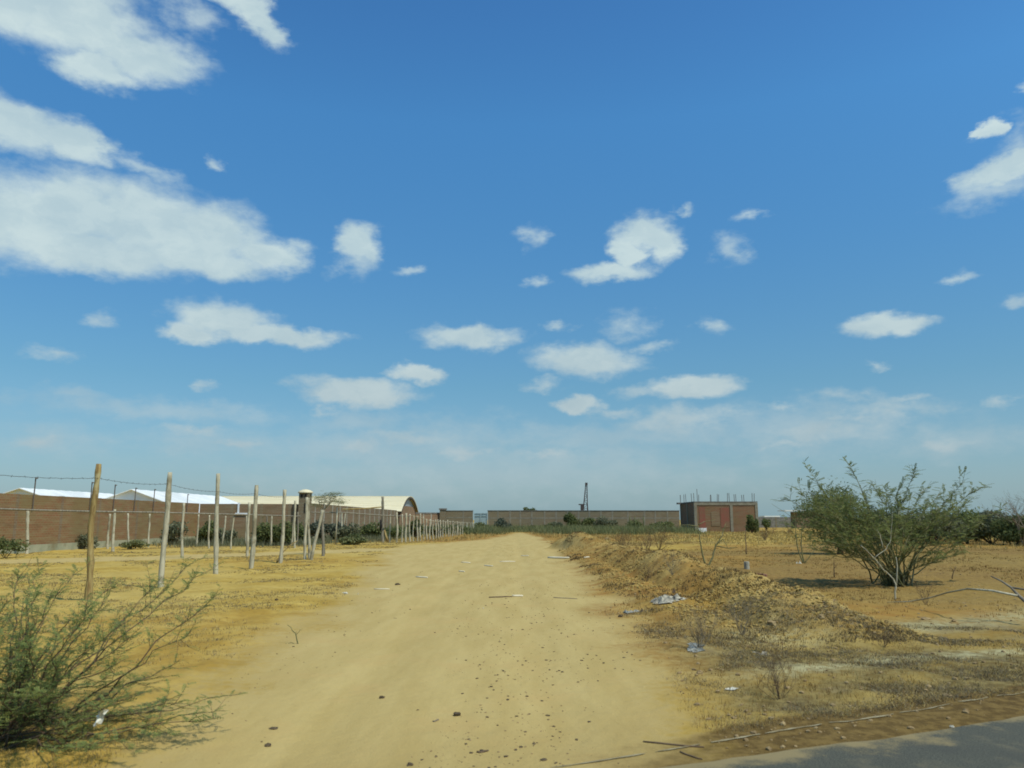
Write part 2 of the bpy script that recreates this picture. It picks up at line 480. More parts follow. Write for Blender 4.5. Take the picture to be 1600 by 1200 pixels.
M['post_grey'] = mat('grey_wood', simple((0.13, 0.115, 0.085), (0.28, 0.25, 0.18), 5, 0.85, 0.5, 0.01, (4, 4, 0.6)))
M['wire'] = mat('rusty_wire', simple((0.07, 0.055, 0.045), (0.12, 0.09, 0.06), 20, 0.6, 0, 0, metal=0.5))
M['steel'] = mat('dark_steel', simple((0.05, 0.045, 0.05), (0.10, 0.08, 0.07), 8, 0.6, 0, 0, metal=0.4))
M['post_ghost'] = mat('ghost_grey', simple((0.11, 0.09, 0.075), (0.16, 0.13, 0.10), 8, 0.8, 0, 0))
M['rebar'] = mat('rusty_rebar', simple((0.06, 0.045, 0.04), (0.12, 0.075, 0.05), 8, 0.7, 0, 0))
M['concrete'] = mat('grey_concrete', simple((0.27, 0.26, 0.20), (0.40, 0.38, 0.30), 2.5, 0.9, 0.3, 0.01, third=(0.22, 0.20, 0.15)))
M['concrete_dim'] = mat('dusty_concrete', simple((0.18, 0.165, 0.12), (0.25, 0.23, 0.17), 2.5, 0.9, 0.3, 0.01))
M['footing'] = mat('pale_green_footing', simple((0.27, 0.28, 0.18), (0.36, 0.35, 0.23), 1.5, 0.9, 0.3, 0.01, third=(0.2, 0.17, 0.09)))
M['concrete_dark'] = mat('stained_concrete', simple((0.12, 0.115, 0.10), (0.20, 0.19, 0.16), 2.5, 0.9, 0.3, 0.01))
M['sheet_white'] = mat('white_roof_sheet', simple((0.70, 0.72, 0.68), (0.80, 0.80, 0.75), 0.5, 0.5, 0, 0, third=(0.64, 0.66, 0.62)))
M['sheet_grey'] = mat('pale_wall_sheet', simple((0.66, 0.70, 0.70), (0.76, 0.79, 0.78), 0.5, 0.5, 0, 0))
M['gate_sheet'] = mat('pale_blue_sheet', simple((0.27, 0.35, 0.35), (0.34, 0.42, 0.41), 1.5, 0.5, 0.1, 0.01))
M['glazing'] = mat('translucent_gable_sheet', simple((0.20, 0.24, 0.26), (0.30, 0.33, 0.34), 1.5, 0.4, 0, 0))
M['dark'] = mat('dark_opening', simple((0.015, 0.014, 0.012), (0.025, 0.022, 0.02), 3, 0.9, 0, 0))
M['red_paint'] = mat('faded_red_paint', simple((0.235, 0.080, 0.055), (0.20, 0.095, 0.058), 1.1, 0.85, 0.2, 0.01, third=(0.19, 0.12, 0.065)))
M['paper'] = mat('white_paper', simple((0.50, 0.48, 0.38), (0.68, 0.65, 0.52), 9, 0.7, 0.2, 0.01))
M['plastic_grey'] = mat('grey_plastic_scrap', simple((0.22, 0.20, 0.15), (0.46, 0.42, 0.31), 14, 0.7, 0.2, 0.01, third=(0.07, 0.065, 0.05)))
M['plastic_blue'] = mat('bluish_plastic_scrap', simple((0.18, 0.19, 0.165), (0.38, 0.37, 0.30), 14, 0.7, 0.2, 0.01, third=(0.10, 0.10, 0.08)))
M['cane'] = mat('bleached_cane', simple((0.60, 0.54, 0.38), (0.74, 0.68, 0.50), 5, 0.7, 0.2, 0.004))
M['twig_dark'] = mat('dark_twig', simple((0.090, 0.060, 0.038), (0.16, 0.11, 0.065), 9, 0.85, 0, 0))
M['twig_grey'] = mat('grey_twig', simple((0.16, 0.13, 0.09), (0.26, 0.22, 0.15), 9, 0.85, 0, 0))
M['bark_green'] = mat('olive_bark', simple((0.11, 0.115, 0.045), (0.22, 0.20, 0.085), 7, 0.85, 0.3, 0.004, third=(0.28, 0.24, 0.13)))
M['stone'] = mat('brown_stone', simple((0.20, 0.135, 0.06), (0.34, 0.25, 0.12), 14, 0.9, 0.4, 0.01))
M['stone_dark'] = mat('dark_pebble', simple((0.050, 0.038, 0.024), (0.13, 0.095, 0.052), 11, 0.9, 0.3, 0.005))
M['clod'] = mat('broken_clay', simple((0.27, 0.175, 0.045), (0.40, 0.29, 0.095), 5, 0.95, 0.4, 0.01))
M['brick_red'] = mat('red_brick_single', simple((0.28, 0.13, 0.085), (0.36, 0.18, 0.12), 14, 0.9, 0.3, 0.004))


def brick_build(c1, c2, mort, blotch, scale=1.0):
    def f(n, b):
        t = n.n('ShaderNodeTexCoord'); v = t.outputs['Object']
        sp = n.n('ShaderNodeSeparateXYZ'); n.link(v, sp.inputs[0])
        cb = n.n('ShaderNodeCombineXYZ')
        n.link(n.math('ADD', sp.outputs[0], sp.outputs[1]), cb.inputs[0]); n.link(sp.outputs[2], cb.inputs[1])
        br = n.n('ShaderNodeTexBrick'); n.link(cb.outputs[0], br.inputs['Vector'])
        br.inputs['Scale'].default_value = scale; br.inputs['Brick Width'].default_value = 0.26
        br.inputs['Row Height'].default_value = 0.11; br.inputs['Mortar Size'].default_value = 0.012
        br.inputs['Mortar Smooth'].default_value = 0.3; br.inputs['Bias'].default_value = 0.0
        br.inputs['Color1'].default_value = (*c1, 1); br.inputs['Color2'].default_value = (*c2, 1)
        br.inputs['Mortar'].default_value = (*mort, 1)
        # smears of mortar and sooty or sandy courses
        sm = n.noise(n.vmath('MULTIPLY', v, (0.5, 0.5, 3.5)), 1.7, 6, 0.68).outputs[0]
        col = n.mix(n.math('MULTIPLY', n.step(sm, 0.44, 0.64), 0.75), br.outputs[0], mort)
        sm2 = n.noise(v, 0.45, 5, 0.6).outputs[0]
        col = n.mix(n.math('MULTIPLY', n.step(sm2, 0.45, 0.62), 0.6), col, blotch)
        sm3 = n.noise(n.vmath('MULTIPLY', v, (0.4, 0.4, 2.6)), 1.1, 6, 0.7).outputs[0]
        col = n.mix(n.math('MULTIPLY', n.step(sm3, 0.50, 0.68), 0.45), col, tuple(q * .55 for q in c1))
        n.link(col, b.inputs['Base Color'])
        bump(n, b, n.math('SUBTRACT', 1.0, br.outputs['Fac']), 0.2, 0.008)
    return f


M['brick_a'] = mat('red_brown_brickwork', brick_build((0.235, 0.105, 0.048), (0.205, 0.120, 0.050), (0.25, 0.19, 0.095), (0.195, 0.15, 0.060)))
M['brick_b'] = mat('dusty_brown_brickwork', brick_build((0.20, 0.115, 0.062), (0.175, 0.12, 0.065), (0.23, 0.185, 0.115), (0.175, 0.14, 0.07)))
M['brick_c'] = mat('grey_brown_brickwork', brick_build((0.175, 0.130, 0.075), (0.19, 0.145, 0.085), (0.23, 0.20, 0.13), (0.18, 0.155, 0.09)))
M['brick_h'] = mat('dull_red_brickwork', brick_build((0.215, 0.095, 0.052), (0.19, 0.105, 0.055), (0.20, 0.155, 0.09), (0.17, 0.12, 0.055)))
M['brick_g'] = mat('orange_brickwork', brick_build((0.24, 0.135, 0.075), (0.21, 0.12, 0.07), (0.25, 0.19, 0.12), (0.20, 0.14, 0.075)))


def roof_cream(n, b):
    t = n.n('ShaderNodeTexCoord'); v = t.outputs['Object']
    lo = n.noise(n.vmath('MULTIPLY', v, (0.2, 2.0, 2.0)), 1.0, 5, 0.6).outputs[0]
    col = n.mix(n.step(lo, 0.3, 0.7), (0.60, 0.53, 0.33), (0.70, 0.63, 0.42))
    n.link(col, b.inputs['Base Color']); b.inputs['Roughness'].default_value = 0.7
M['sheet_cream'] = mat('cream_fibre_roof', roof_cream)


def leafmat(name, c1, c2, c3, scale=3.0, trans=0.25):
    def f(n, b):
        g = n.n('ShaderNodeNewGeometry')
        ns = n.noise(g.outputs['Position'], scale, 3, 0.6).outputs[0]
        col = n.mix(n.step(ns, 0.35, 0.65), c1, c2)
        col = n.mix(n.step(g.outputs['Random Per Island'], 0.55, 1.0), col, c3)
        n.link(col, b.inputs['Base Color']); b.inputs['Roughness'].default_value = 0.7
        b.inputs['Specular IOR Level'].default_value = 0.2
        if trans:
            tr = n.n('ShaderNodeBsdfTranslucent'); n.link(col, tr.inputs[0])
            mx = n.n('ShaderNodeMixShader'); mx.inputs[0].default_value = trans
            n.link(b.outputs[0], mx.inputs[1]); n.link(tr.outputs[0], mx.inputs[2])
            o = [x for x in n.nt.nodes if x.type == 'OUTPUT_MATERIAL'][0]
            n.link(mx.outputs[0], o.inputs[0])
    return mat(name, f)


M['leaf_bush'] = leafmat('feathery_green_leaf', (0.135, 0.175, 0.055), (0.19, 0.22, 0.070), (0.26, 0.27, 0.10), trans=.45)
M['leaf_near'] = leafmat('fresh_green_leaf', (0.165, 0.225, 0.085), (0.225, 0.28, 0.085), (0.34, 0.35, 0.10), 5, .5)
M['leaf_dark'] = leafmat('dark_green_leaf', (0.105, 0.135, 0.050), (0.145, 0.172, 0.058), (0.20, 0.215, 0.078), trans=.42)
M['leaf_grey'] = leafmat('grey_green_leaf', (0.125, 0.140, 0.078), (0.165, 0.175, 0.095), (0.21, 0.21, 0.12), trans=.35)
M['leaf_light'] = leafmat('light_green_leaf', (0.13, 0.155, 0.060), (0.18, 0.195, 0.080), (0.24, 0.23, 0.10), trans=.35)
M['leaf_blue'] = leafmat('blackish_green_leaf', (0.080, 0.098, 0.068), (0.105, 0.125, 0.080), (0.15, 0.16, 0.10), trans=.35)
M['straw'] = leafmat('dry_straw', (0.30, 0.20, 0.055), (0.38, 0.28, 0.09), (0.46, 0.38, 0.16), 1.2, 0.15)
M['straw_rust'] = leafmat('rusty_dry_grass', (0.20, 0.105, 0.030), (0.25, 0.150, 0.040), (0.31, 0.21, 0.07), 1.2, 0.15)
M['litter'] = leafmat('grey_brown_litter', (0.10, 0.080, 0.045), (0.17, 0.135, 0.075), (0.27, 0.23, 0.14), 1.5, 0.1)
M['litter_dark'] = leafmat('dark_litter', (0.060, 0.042, 0.020), (0.10, 0.07, 0.03), (0.15, 0.11, 0.05), 1.5, 0.1)

# ------------------------------------------------------------------ ground
a_f = np.radians(np.linspace(-44, 44, 520))
a_s = np.radians(np.concatenate([np.linspace(-180, -46, 60), [], ]))
ang = np.concatenate([np.radians(np.linspace(-180, -45, 55)), a_f, np.radians(np.linspace(45, 180, 55))])
rr = np.concatenate([[0.02, 0.6, 1.2, 1.8, 2.4, 3.0, 3.4], 3.7 * np.exp(np.arange(0, math.log(60 / 3.7), 0.0065)),
                     62 * np.exp(np.arange(0, math.log(5000 / 62), 0.035)), [5200]])
A, RR = np.meshgrid(ang, rr)
GX = RR * np.sin(A); GY = RR * np.cos(A)
GZ = terrain(GX, GY)
GZ = GZ * np.clip((400 - RR) / 300, 0, 1)
V = np.stack([GX.ravel(), GY.ravel(), GZ.ravel()], 1)
nr, na = GX.shape
I = np.arange(nr * na).reshape(nr, na)
Q = np.stack([I[:-1, :-1], I[:-1, 1:], I[1:, 1:], I[1:, :-1]], -1).reshape(-1, 4)[:, ::-1]
xs, ys = V[:, 0], V[:, 1]
rs = road_sd(xs, ys); ts = track_sd(xs, ys)
sand_a = np.clip(0.5 + np.maximum(rs, ts) * 0.55, 0, 1) * sstep(asphalt_sd(xs, ys), -0.4, 0.1)
bz, bm_a = berm(xs, ys)
weed_reflect_a = np.clip(sstep(xs, 1.2, 2.4) * sstep(-ys, -13.5, -10) * (0.85 + 1.2 * fbm(xs * .6, ys * .9, 61, 3)), 0, 1)  # weed cover that also carries the reflection's darkening
weed_reflect_a = np.maximum(weed_reflect_a, 0.5 * sstep(-xs, 1.5, 3.5) * sstep(-ys, -9, -6) * (0.5 + fbm(xs, ys, 62, 3)))
rust_a = np.clip(sstep(fbm(xs * 0.12, ys * 0.10, 71, 3), 0.0, 0.28) * 0.75
                 + sstep(-xs, -5, -1.5) * 0
                 + 0.8 * sstep(ys, 52, 60) * sstep(-ys, -84, -74) * sstep(xs, -8.5, -6) * sstep(-xs, -12, -9)
                 + 0.9 * np.exp(-((xs - 6.6) / 2.6) ** 2 - ((ys - 13) / 2.6) ** 2) + .6 * np.exp(-((rs + .35) / .8) ** 2) * (xs > 0) * sstep(ys, 6, 9), 0, 1)
asd = asphalt_sd(xs, ys)
dark_reflect_a = np.clip(sstep(-asd, -0.95, -0.55) * (.25 + .75 * sstep(xs, 0.3, 2.4)), 0, 1)  # mask of the reflected dark band painted beside the asphalt
wob_ = 0.25 * fbm(xs * .5, ys * .5, 64, 3)
pale_reflect_a = np.clip((np.exp(-((asd - 2.15 - wob_) / .22) ** 2) + .8 * np.exp(-((asd - 4.1 - .3 * (xs - 5) * .2 - wob_) / .55) ** 2)) * sstep(xs, 1.6, 3.2) * sstep(-xs, -12, -9), 0, 1)  # two pale bands imitating window reflections on the right foreground
rust_a = rust_a * np.where((xs < 0) & (ys < 48), .35, 1.0)
rust_a = np.clip(rust_a + .9 * sstep(ys, 50, 56) * sstep(-ys, -98, -88) * sstep(-rs, -.3, .5) * sstep(rs, -5, -2.5), 0, 1)
verge_vignette_a = np.clip(.5 * sstep(-asd, -2.4, -.4) + .4 * sstep(-rs, -.8, -.1) * (ts < 0), 0, 1)  # painted vignette towards the asphalt, and the road's own duller edges
right_a = sstep(xs, 3, 5) * sstep(-ys, -62, -50) * np.clip(.75 + .9 * fbm(xs * .14, ys * .14, 131, 3), 0, 1)
cx = V[Q].mean(1)
qr = road_sd(cx[:, 0], cx[:, 1]) > 0
qt = (track_sd(cx[:, 0], cx[:, 1]) > 0) & ~qr
qa = asphalt_sd(cx[:, 0], cx[:, 1]) < 0
qr &= ~qa; qt &= ~qa


def submesh(name, sel, label=None):
    q = Q[sel]; used, inv = np.unique(q, return_inverse=True)
    o = mesh_np(name, V[used], inv.reshape(-1, 4), M['earth'], 'structure', True,
                {'sand': sand_a[used], 'berm': bm_a[used], 'weed': weed_reflect_a[used], 'rust': rust_a[used], 'shoulder': dark_reflect_a[used], 'pale': pale_reflect_a[used], 'right': right_a[used], 'verge_vignette': verge_vignette_a[used]})
    return o


qb = (berm(cx[:, 0], cx[:, 1])[1] > 0.12) & ~qr & ~qt & ~qa
submesh('dirt_road', qr); submesh('side_track', qt); submesh('earth_bank', qb)
submesh('ground', ~(qr | qt | qb))

# asphalt slab the photographer's car stands on
mb = MB(); N = 260; top = []; bot = []
for i in range(N + 1):
    s = -14 + 40 * i / N
    e = 0.09 * float(fbm(np.array([s * 1.8]), np.array([0.2]), 81, 4)) + 0.02 * float(vnoise(np.array([s * 9]), np.array([0.7]), 83))
    p = AE[0] + AD * s + AN * e
    q = AE[0] + AD * s - AN * 8
    top += [(p.x, p.y, 0.022), (q.x, q.y, 0.022)]; bot += [(p.x + AN.x * .03, p.y + AN.y * .03, -0.10), (q.x, q.y, -0.10)]
n0 = len(top)
fs = []
for i in range(N):
    a, b_, c, d = 2 * i, 2 * i + 1, 2 * i + 3, 2 * i + 2
    fs.append((a, b_, c, d)); fs.append((a, d, n0 + d, n0 + a)); fs.append((b_, n0 + b_, n0 + c, c))
mb.add(top + bot, fs)
o = mb.build('asphalt_road', M['asphalt'], kind='structure')
# pale streak of a car-window reflection, added as thin strips beside the asphalt
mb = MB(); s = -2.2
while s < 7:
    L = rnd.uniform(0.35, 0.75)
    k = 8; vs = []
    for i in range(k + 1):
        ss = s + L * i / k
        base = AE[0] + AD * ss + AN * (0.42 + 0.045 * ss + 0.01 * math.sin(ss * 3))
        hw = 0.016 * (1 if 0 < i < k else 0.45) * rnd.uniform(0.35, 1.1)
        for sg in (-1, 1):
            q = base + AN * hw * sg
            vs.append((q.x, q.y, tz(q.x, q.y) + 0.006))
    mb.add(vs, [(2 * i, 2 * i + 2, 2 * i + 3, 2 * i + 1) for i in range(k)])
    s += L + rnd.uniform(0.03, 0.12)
mb.build('reflection_streak', M['line'], kind='structure')


# ------------------------------------------------------------------ walls
def wall_run(name, A_, B_, height, matw, label, cat='wall', col_at=None, col_mat=None, thick=0.15, foot=0.0, beam=0.0, colw=0.25, mid=0.0, cap=0.0, group=None, colproud=0.03):
    "brick wall between two ground points, with concrete columns, footing and beams as parts"
    A_ = Vector((A_[0], A_[1], 0)); B_ = Vector((B_[0], B_[1], 0)); d = B_ - A_; L = d.length
    e = thing(name, A_, label, cat, group)
    e.rotation_euler = (0, 0, math.atan2(d.y, d.x))
    def part(nm, x0, x1, y0, y1, z0, z1, m):
        mb = MB(); mb.box(((x0 + x1) / 2, (y0 + y1) / 2, (z0 + z1) / 2), (x1 - x0, y1 - y0, z1 - z0))
        return mb.build(nm, m, e, origin=Vector((0, 0, 0)))
    cm = col_mat or M['concrete']
    cols = sorted(col_at if col_at is not None else [i * 3.0 for i in range(int(L / 3) + 1)])
    zf = foot
    ed = [0] + cols + [L]
    xs_ = [0.0]
    part('brick_panel', 0, L, -thick / 2, thick / 2, -0.3, height, matw)
    for c in cols:
        part('column', c - colw / 2, c + colw / 2, -thick / 2 - colproud, thick / 2 + colproud, -0.28, height + 0.012, cm)
    if foot: part('footing', -0.1, L + 0.1, -thick / 2 - 0.06, thick / 2 + 0.06, -0.29, foot, M['footing'])
    if mid: part('tie_beam', 0, L, -thick / 2 - 0.012, thick / 2 + 0.012, mid, mid + 0.16, cm)
    if cap: part('coping', -0.05, L + 0.05, -thick / 2 - 0.05, thick / 2 + 0.05, height, height + cap, M['concrete_dark'])
    return e, L


def along(A_, B_, u):
    "distance along wall A->B where picture column u cuts it"
    k = (u - 800) / FPX   # x = k * y / cos-ish, solve with true ray at horizon
    d = raydir(u, 812); k = d.x / d.y
    ax, ay = A_; bx, by = B_
    t = (k * ay - ax) / ((bx - ax) - k * (by - ay))
    return t * math.hypot(bx - ax, by - ay)


WA0, WA1 = (-22.6, 22), (-22.6, 56)
cols = [along(WA0, WA1, u) for u in (-60, 22, 93, 152, 212, 262)]
e, L = wall_run('brick_wall', WA0, WA1, 2.65, M['brick_a'], 'long red-brown brick wall on a pale footing behind the tall stakes at left', col_at=cols, foot=0.34, colw=0.22, colproud=0.004, col_mat=M['brick_b'])
for (u, vt) in ((45, 746), (135, 753), (172, 757), (205, 762), (235, 764), (288, 772), (310, 771), (350, 776), (368, 778)):
    s_ = along(WA0, WA1, u)
    if s_ > 33.5: continue
    y = WA0[1] + s_
    zt = P(u, vt, y).z
    mb = MB(); mb.box((s_, -0.12, (1.95 + zt) / 2), (0.042, 0.04, zt - 1.95))
    mb.box((s_, -0.16, zt - 0.04), (0.16, 0.05, 0.05))
    mb.build('ghost_post', M['post_ghost'], e, origin=Vector((0, 0, 0)))  # upright added after a doubled ghost image in the car window
WB0, WB1 = (-22.5, 56.1), (-15.4, 57.2)
e, L = wall_run('brick_wall', WB0, WB1, 2.63, M['brick_b'], 'short dusty brown brick wall crossing below the cream roof, left of the turret', col_at=[along(WB0, WB1, u) for u in (362, 408, 452)], foot=0.2, colw=0.2, colproud=0.004, col_mat=M['brick_c'])
mb = MB(); s_ = along(WB0, WB1, 372); zt = 2.63
mb.box((s_, -0.12, 2.35), (0.12, 0.06, 0.75)); mb.box((s_ + 0.25, -0.13, 1.93), (0.9, 0.09, 0.12))
mb.build('drain_pipe', M['sheet_grey'], e, origin=Vector((0, 0, 0)))
WC0, WC1 = (-15.3, 57.6), (-15.3, 103)
e, L = wall_run('brick_wall', WC0, WC1, 2.72, M['brick_b'], 'brown brick wall with close columns running back from the turret below the cream roof',
                col_at=[2.6 + i * 2.9 for i in range(15)], foot=0.2, colw=0.25, colproud=0.02)
FY = 112.0
def fx(u, y=FY): return raydir(u, 812).x / raydir(u, 812).y * y
WD0, WD1 = (fx(652), FY - 2), (fx(687), FY)
wall_run('brick_wall', WD0, WD1, 2.33, M['brick_g'], 'low orange brick wall with a dark coping between the arched shed and the corner pillar', col_at=[1.2, 2.4], cap=0.18, colw=0.15, colproud=0.01)
# corner pillar
b0 = Vector((fx(692), FY - 0.1, 0))
e = thing('gate_pillar', b0, 'stout grey brick pillar with a dark slab cap left of the far sheet gate', 'pillar')
mb = MB(); mb.box(b0 + Vector((0, 0, 1.45)), (0.85, 0.8, 2.9)); mb.build('shaft', M['brick_c'], e)
mb = MB(); mb.box(b0 + Vector((0, 0, 3.0)), (1.1, 1.0, 0.2)); mb.build('cap', M['concrete_dark'], e)
WE0, WE1 = (fx(697), FY), (fx(739), FY)
wall_run('brick_wall', WE0, WE1, 2.75, M['brick_c'], 'short stretch of grey-brown wall between the stout pillar and the far sheet gate',
         col_at=[along(WE0, WE1, u) for u in (724, 738.3)], mid=1.7, cap=0.06, colw=0.16, colproud=0.02, col_mat=M['concrete_dim'])
WF0, WF1 = (fx(762), FY), (fx(1064), FY + 1)
wall_run('brick_wall', WF0, WF1, 2.75, M['brick_c'], 'very long grey-brown wall with pale columns across the far end of the dirt road',
         col_at=[along(WF0, WF1, u) for u in (763, 778, 797, 813, 831, 851, 869, 887, 904, 921, 939, 957, 981, 1007, 1024, 1043)],
         mid=1.65, cap=0.08, colw=0.2, colproud=0.02, col_mat=M['concrete_dim'])
for u in (776, 797, 813, 883, 905, 925, 962, 1006, 1026):
    pass
# sheet gate
g0 = Vector((fx(740.5), FY, 0)); g1 = Vector((fx(761), FY, 0)); gw = g1.x - g0.x
e = thing('sheet_gate', g0, 'pale blue-grey metal sheet gate in the gap of the far wall', 'gate')
for i in range(2):
    mb = MB(); x0 = g0.x + 0.06 + i * gw / 2; x1 = x0 + gw / 2 - 0.06
    k = 14; vs = []
    for j in range(k + 1):
        x = x0 + (x1 - x0) * j / k
        for zz in (0.15, 2.35): vs.append((x, FY + (0.02 if j % 2 else -0.02), zz))
    mb.add(vs, [(2 * j, 2 * j + 2, 2 * j + 3, 2 * j + 1) for j in range(k)])
    mb.build('leaf_panel', M['gate_sheet'], e)
    mb = MB()
    for zz in (0.1, 2.0, 2.4): mb.box(((x0 + x1) / 2, FY - 0.04, zz), (x1 - x0, 0.05, 0.05))
    for xx in (x0, x1): mb.box((xx, FY - 0.041, 1.26), (0.05, 0.05, 2.36))
    mb.build('frame', M['gate_sheet'], e)
# wall right of the brick building
wall_run('garden_wall', (fx(1182, 150), 150), (fx(1272, 150), 152), 2.0, M['concrete_dark'], 'low dark wall seen between the brick block and the round tree', col_at=[4, 8], colw=0.2, col_mat=M['brick_c'])

# turret on the wall corner
t0 = Vector((fx(486, 57), 56.9, 0)); t0.x = -15.2 + 0.05
e = thing('turret', t0, 'grey brick turret with a pale domed cap on the corner of the brick wall', 'turret')
mb = MB(); n = 8
def ring(r, z, n=8, off=math.pi / 8): return [(t0.x + r * math.cos(off + 2 * math.pi * j / n), t0.y + r * math.sin(off + 2 * math.pi * j / n), z) for j in range(n)]
def lathe(mb, prof, n=8, off=math.pi / 8):
    vs = []; 
    for (r, z) in prof: vs += ring(r, z, n, off)
    fs = [(i * n + j, i * n + (j + 1) % n, (i + 1) * n + (j + 1) % n, (i + 1) * n + j) for i in range(len(prof) - 1) for j in range(n)]
    fs.append(tuple(range(n))[::-1]); fs.append(tuple((len(prof) - 1) * n + j for j in range(n)))
    mb.add(vs, fs)
lathe(mb, [(0.53, -0.2), (0.53, 3.42)], 4, math.pi / 4); mb.build('shaft', M['brick_c'], e)
mb = MB(); lathe(mb, [(0.54, 3.42), (0.55, 3.47), (0.50, 3.54), (0.36, 3.62), (0.18, 3.68), (0.03, 3.70)], 16, 0); mb.build('dome', M['sheet_cream'], e, smooth=True)
for sx in (-0.17, 0.13):
    mb = MB(); mb.box((t0.x + sx, t0.y - 0.385, 3.22), (0.14, 0.06, 0.2)); mb.build('window', M['dark'], e)
mb = MB(); mb.box((t0.x + 0.1, t0.y - 0.38, 2.35), (0.10, 0.05, 0.7)); mb.build('slot', M['dark'], e)


# ------------------------------------------------------------------ sheds behind the wall
def gable_shed(u0, v0, rise, uv_far, half, slope, label):
    pk = raydir(u0, v0); D0 = rise * pk.y / pk.z; X = pk.x / pk.y * D0; zr = EYE + rise
    fr = raydir(*uv_far); D1 = rise * fr.y / fr.z
    e = thing('warehouse', (X, D0, 0), label, 'warehouse')
    ze = zr - half * slope
    mb = MB()
    vs = [(X - half, D0 + .1, -.2), (X + half, D0 + .1, -.2), (X + half, D0 + .1, ze - .05), (X, D0 + .1, zr - .05), (X - half, D0 + .1, ze - .05)]
    vs += [(x, D1 - .1, z) for (x, y, z) in vs]
    mb.add(vs, [(0, 1, 2, 3, 4), (9, 8, 7, 6, 5), (0, 5, 6, 1), (1, 6, 7, 2), (0, 4, 9, 5)])
    mb.build('wall', M['sheet_grey'], e)
    for sg in (-1, 1):
        mb = MB(); k = 22; vs = []
        for j in range(k + 1):
            y = D0 - .3 + (D1 - D0 + .6) * j / k; dz = 0.03 if j % 2 else 0
            for (xx, zz) in ((X, zr), (X + sg * (half + .4), ze - .4 * slope)):
                vs += [(xx, y, zz + dz), (xx, y, zz + dz - .06)]
        fs = []
        for j in range(k):
            a = 4 * j; fs += [(a, a + 4, a + 6, a + 2), (a + 1, a + 3, a + 7, a + 5), (a + 2, a + 6, a + 7, a + 3)]
        fs += [(0, 2, 3, 1), (4 * k, 4 * k + 1, 4 * k + 3, 4 * k + 2)]
        mb.add(vs, fs); mb.build('roof_slope', M['sheet_white'], e)
    return e
gable_shed(33, 762.5, 3.0, (182, 771.5), 7, 0.33, 'white-roofed warehouse behind the red-brown wall, the one further left')
gable_shed(207, 764.5, 3.0, (346, 775.5), 6.5, 0.36, 'white-roofed warehouse with a grey-blue gable, next to the cream arched shed')

# cream arched shed
SX0, SX1, SY0, SY1 = fx(345, 118), -15.6, 108.0, 128.0
e = thing('arched_shed', (SX1, SY0, 0), 'long shed with a cream arched roof and a brick gable end', 'shed')
def prof(t, off=0.0):
    q = 2 * t - 1
    y = (SY0 + SY1) / 2 + (10.0 + off) * q
    z = 2.55 + off + 2.35 * (1 - abs(q) ** 2.1)
    return y, z
mb = MB(); k = 26
vs = []
for i in range(k + 1):
    y, z = prof(i / k, 0.0); y2, z2 = prof(i / k, 0.10)
    for x in (SX0, SX1 + 0.25): vs += [(x, y, z), (x, y2, z2)]
fs = []
for i in range(k):
    a = 4 * i; fs += [(a + 1, a + 3, a + 7, a + 5), (a, a + 4, a + 6, a + 2), (a + 2, a + 6, a + 7, a + 3), (a, a + 1, a + 5, a + 4)]
mb.add(vs, fs); mb.build('roof', M['sheet_cream'], e, smooth=False)
for i in range(3, 22):
    yy, zz = prof(i / k * 0.9 + 0.02, 0.165)
for j in range(1, 9):       # laps between the roof sheets
    mb = MB(); yy, zz = prof(0.035 + j * 0.052, 0.10)
    mb.box(((SX0 + SX1) / 2 + 0.2, yy, zz), (SX1 - SX0 - 0.4, 0.07, 0.05)); mb.build('roof_lap', M['sheet_cream'], e)
mb = MB(); mb.box(((SX0 + SX1) / 2, SY0 + .35, 1.3), (SX1 - SX0 - .4, .2, 3.0)); mb.build('wall', M['brick_b'], e)
mb = MB()
vs = []; zb = 3.55
pts = [(SY0 + .4, -.2)] + [prof(i / k, -.05) for i in range(1, k) if prof(i / k, -.05)[1] < zb and i < k / 2] + [prof(i / k, -.05) for i in range(1, k) if prof(i / k, -.05)[1] < zb and i > k / 2] + [(SY1 - .4, -.2)]
m_ = len(pts)
mb.add([(SX1 - .1, y, z) for y, z in pts] + [(SX1 - .3, y, z) for y, z in pts], [tuple(range(m_)), tuple(range(m_, 2 * m_))[::-1]])
mb.build('gable', M['brick_g'], e)
up = [prof(i / k, -.05) for i in range(1, k) if prof(i / k, -.05)[1] >= zb - .15]
mb = MB(); mb.add([(SX1 - .2, y, z) for y, z in up], [tuple(range(len(up)))]); mb.build('gable_sheet', M['glazing'], e)
mb = MB(); mb.tube([(SX1 + .15, prof(i / k, -.16)[0], prof(i / k, -.16)[1]) for i in range(k + 1)], 0.13, 4); mb.build('arch_truss', M['steel'], e)

# ------------------------------------------------------------------ unfinished brick block
c0 = Vector((fx(1085.5, 95), 95, 0)); W_, Dp, HH = 7.75, 8.0, 3.55
e = thing('brick_block', c0, 'unfinished single-storey brick block with steel rods sticking out of its roof', 'building')
x0, x1, y0, y1 = c0.x, c0.x + W_, 95, 95 + Dp
mb = MB()
for (a0, a1, b0, b1) in ((x0 + .3, c0.x + 4.35, y0 + .05, y0 + .2), (c0.x + 4.7, x1 - .3, y0 + .05, y0 + .2)):
    mb = MB(); mb.box(((a0 + a1) / 2, (b0 + b1) / 2, HH / 2), (a1 - a0, .15, HH)); mb.build('brick_panel', M['brick_h'], e)
mb = MB(); mb.box((x0 + .12, (y0 + y1) / 2, HH / 2), (.15, Dp - .6, HH)); mb.build('brick_panel', M['brick_h'], e)
mb = MB(); mb.box((x1 - .12, (y0 + y1) / 2, HH / 2), (.15, Dp - .6, HH)); mb.build('brick_panel', M['brick_h'], e)
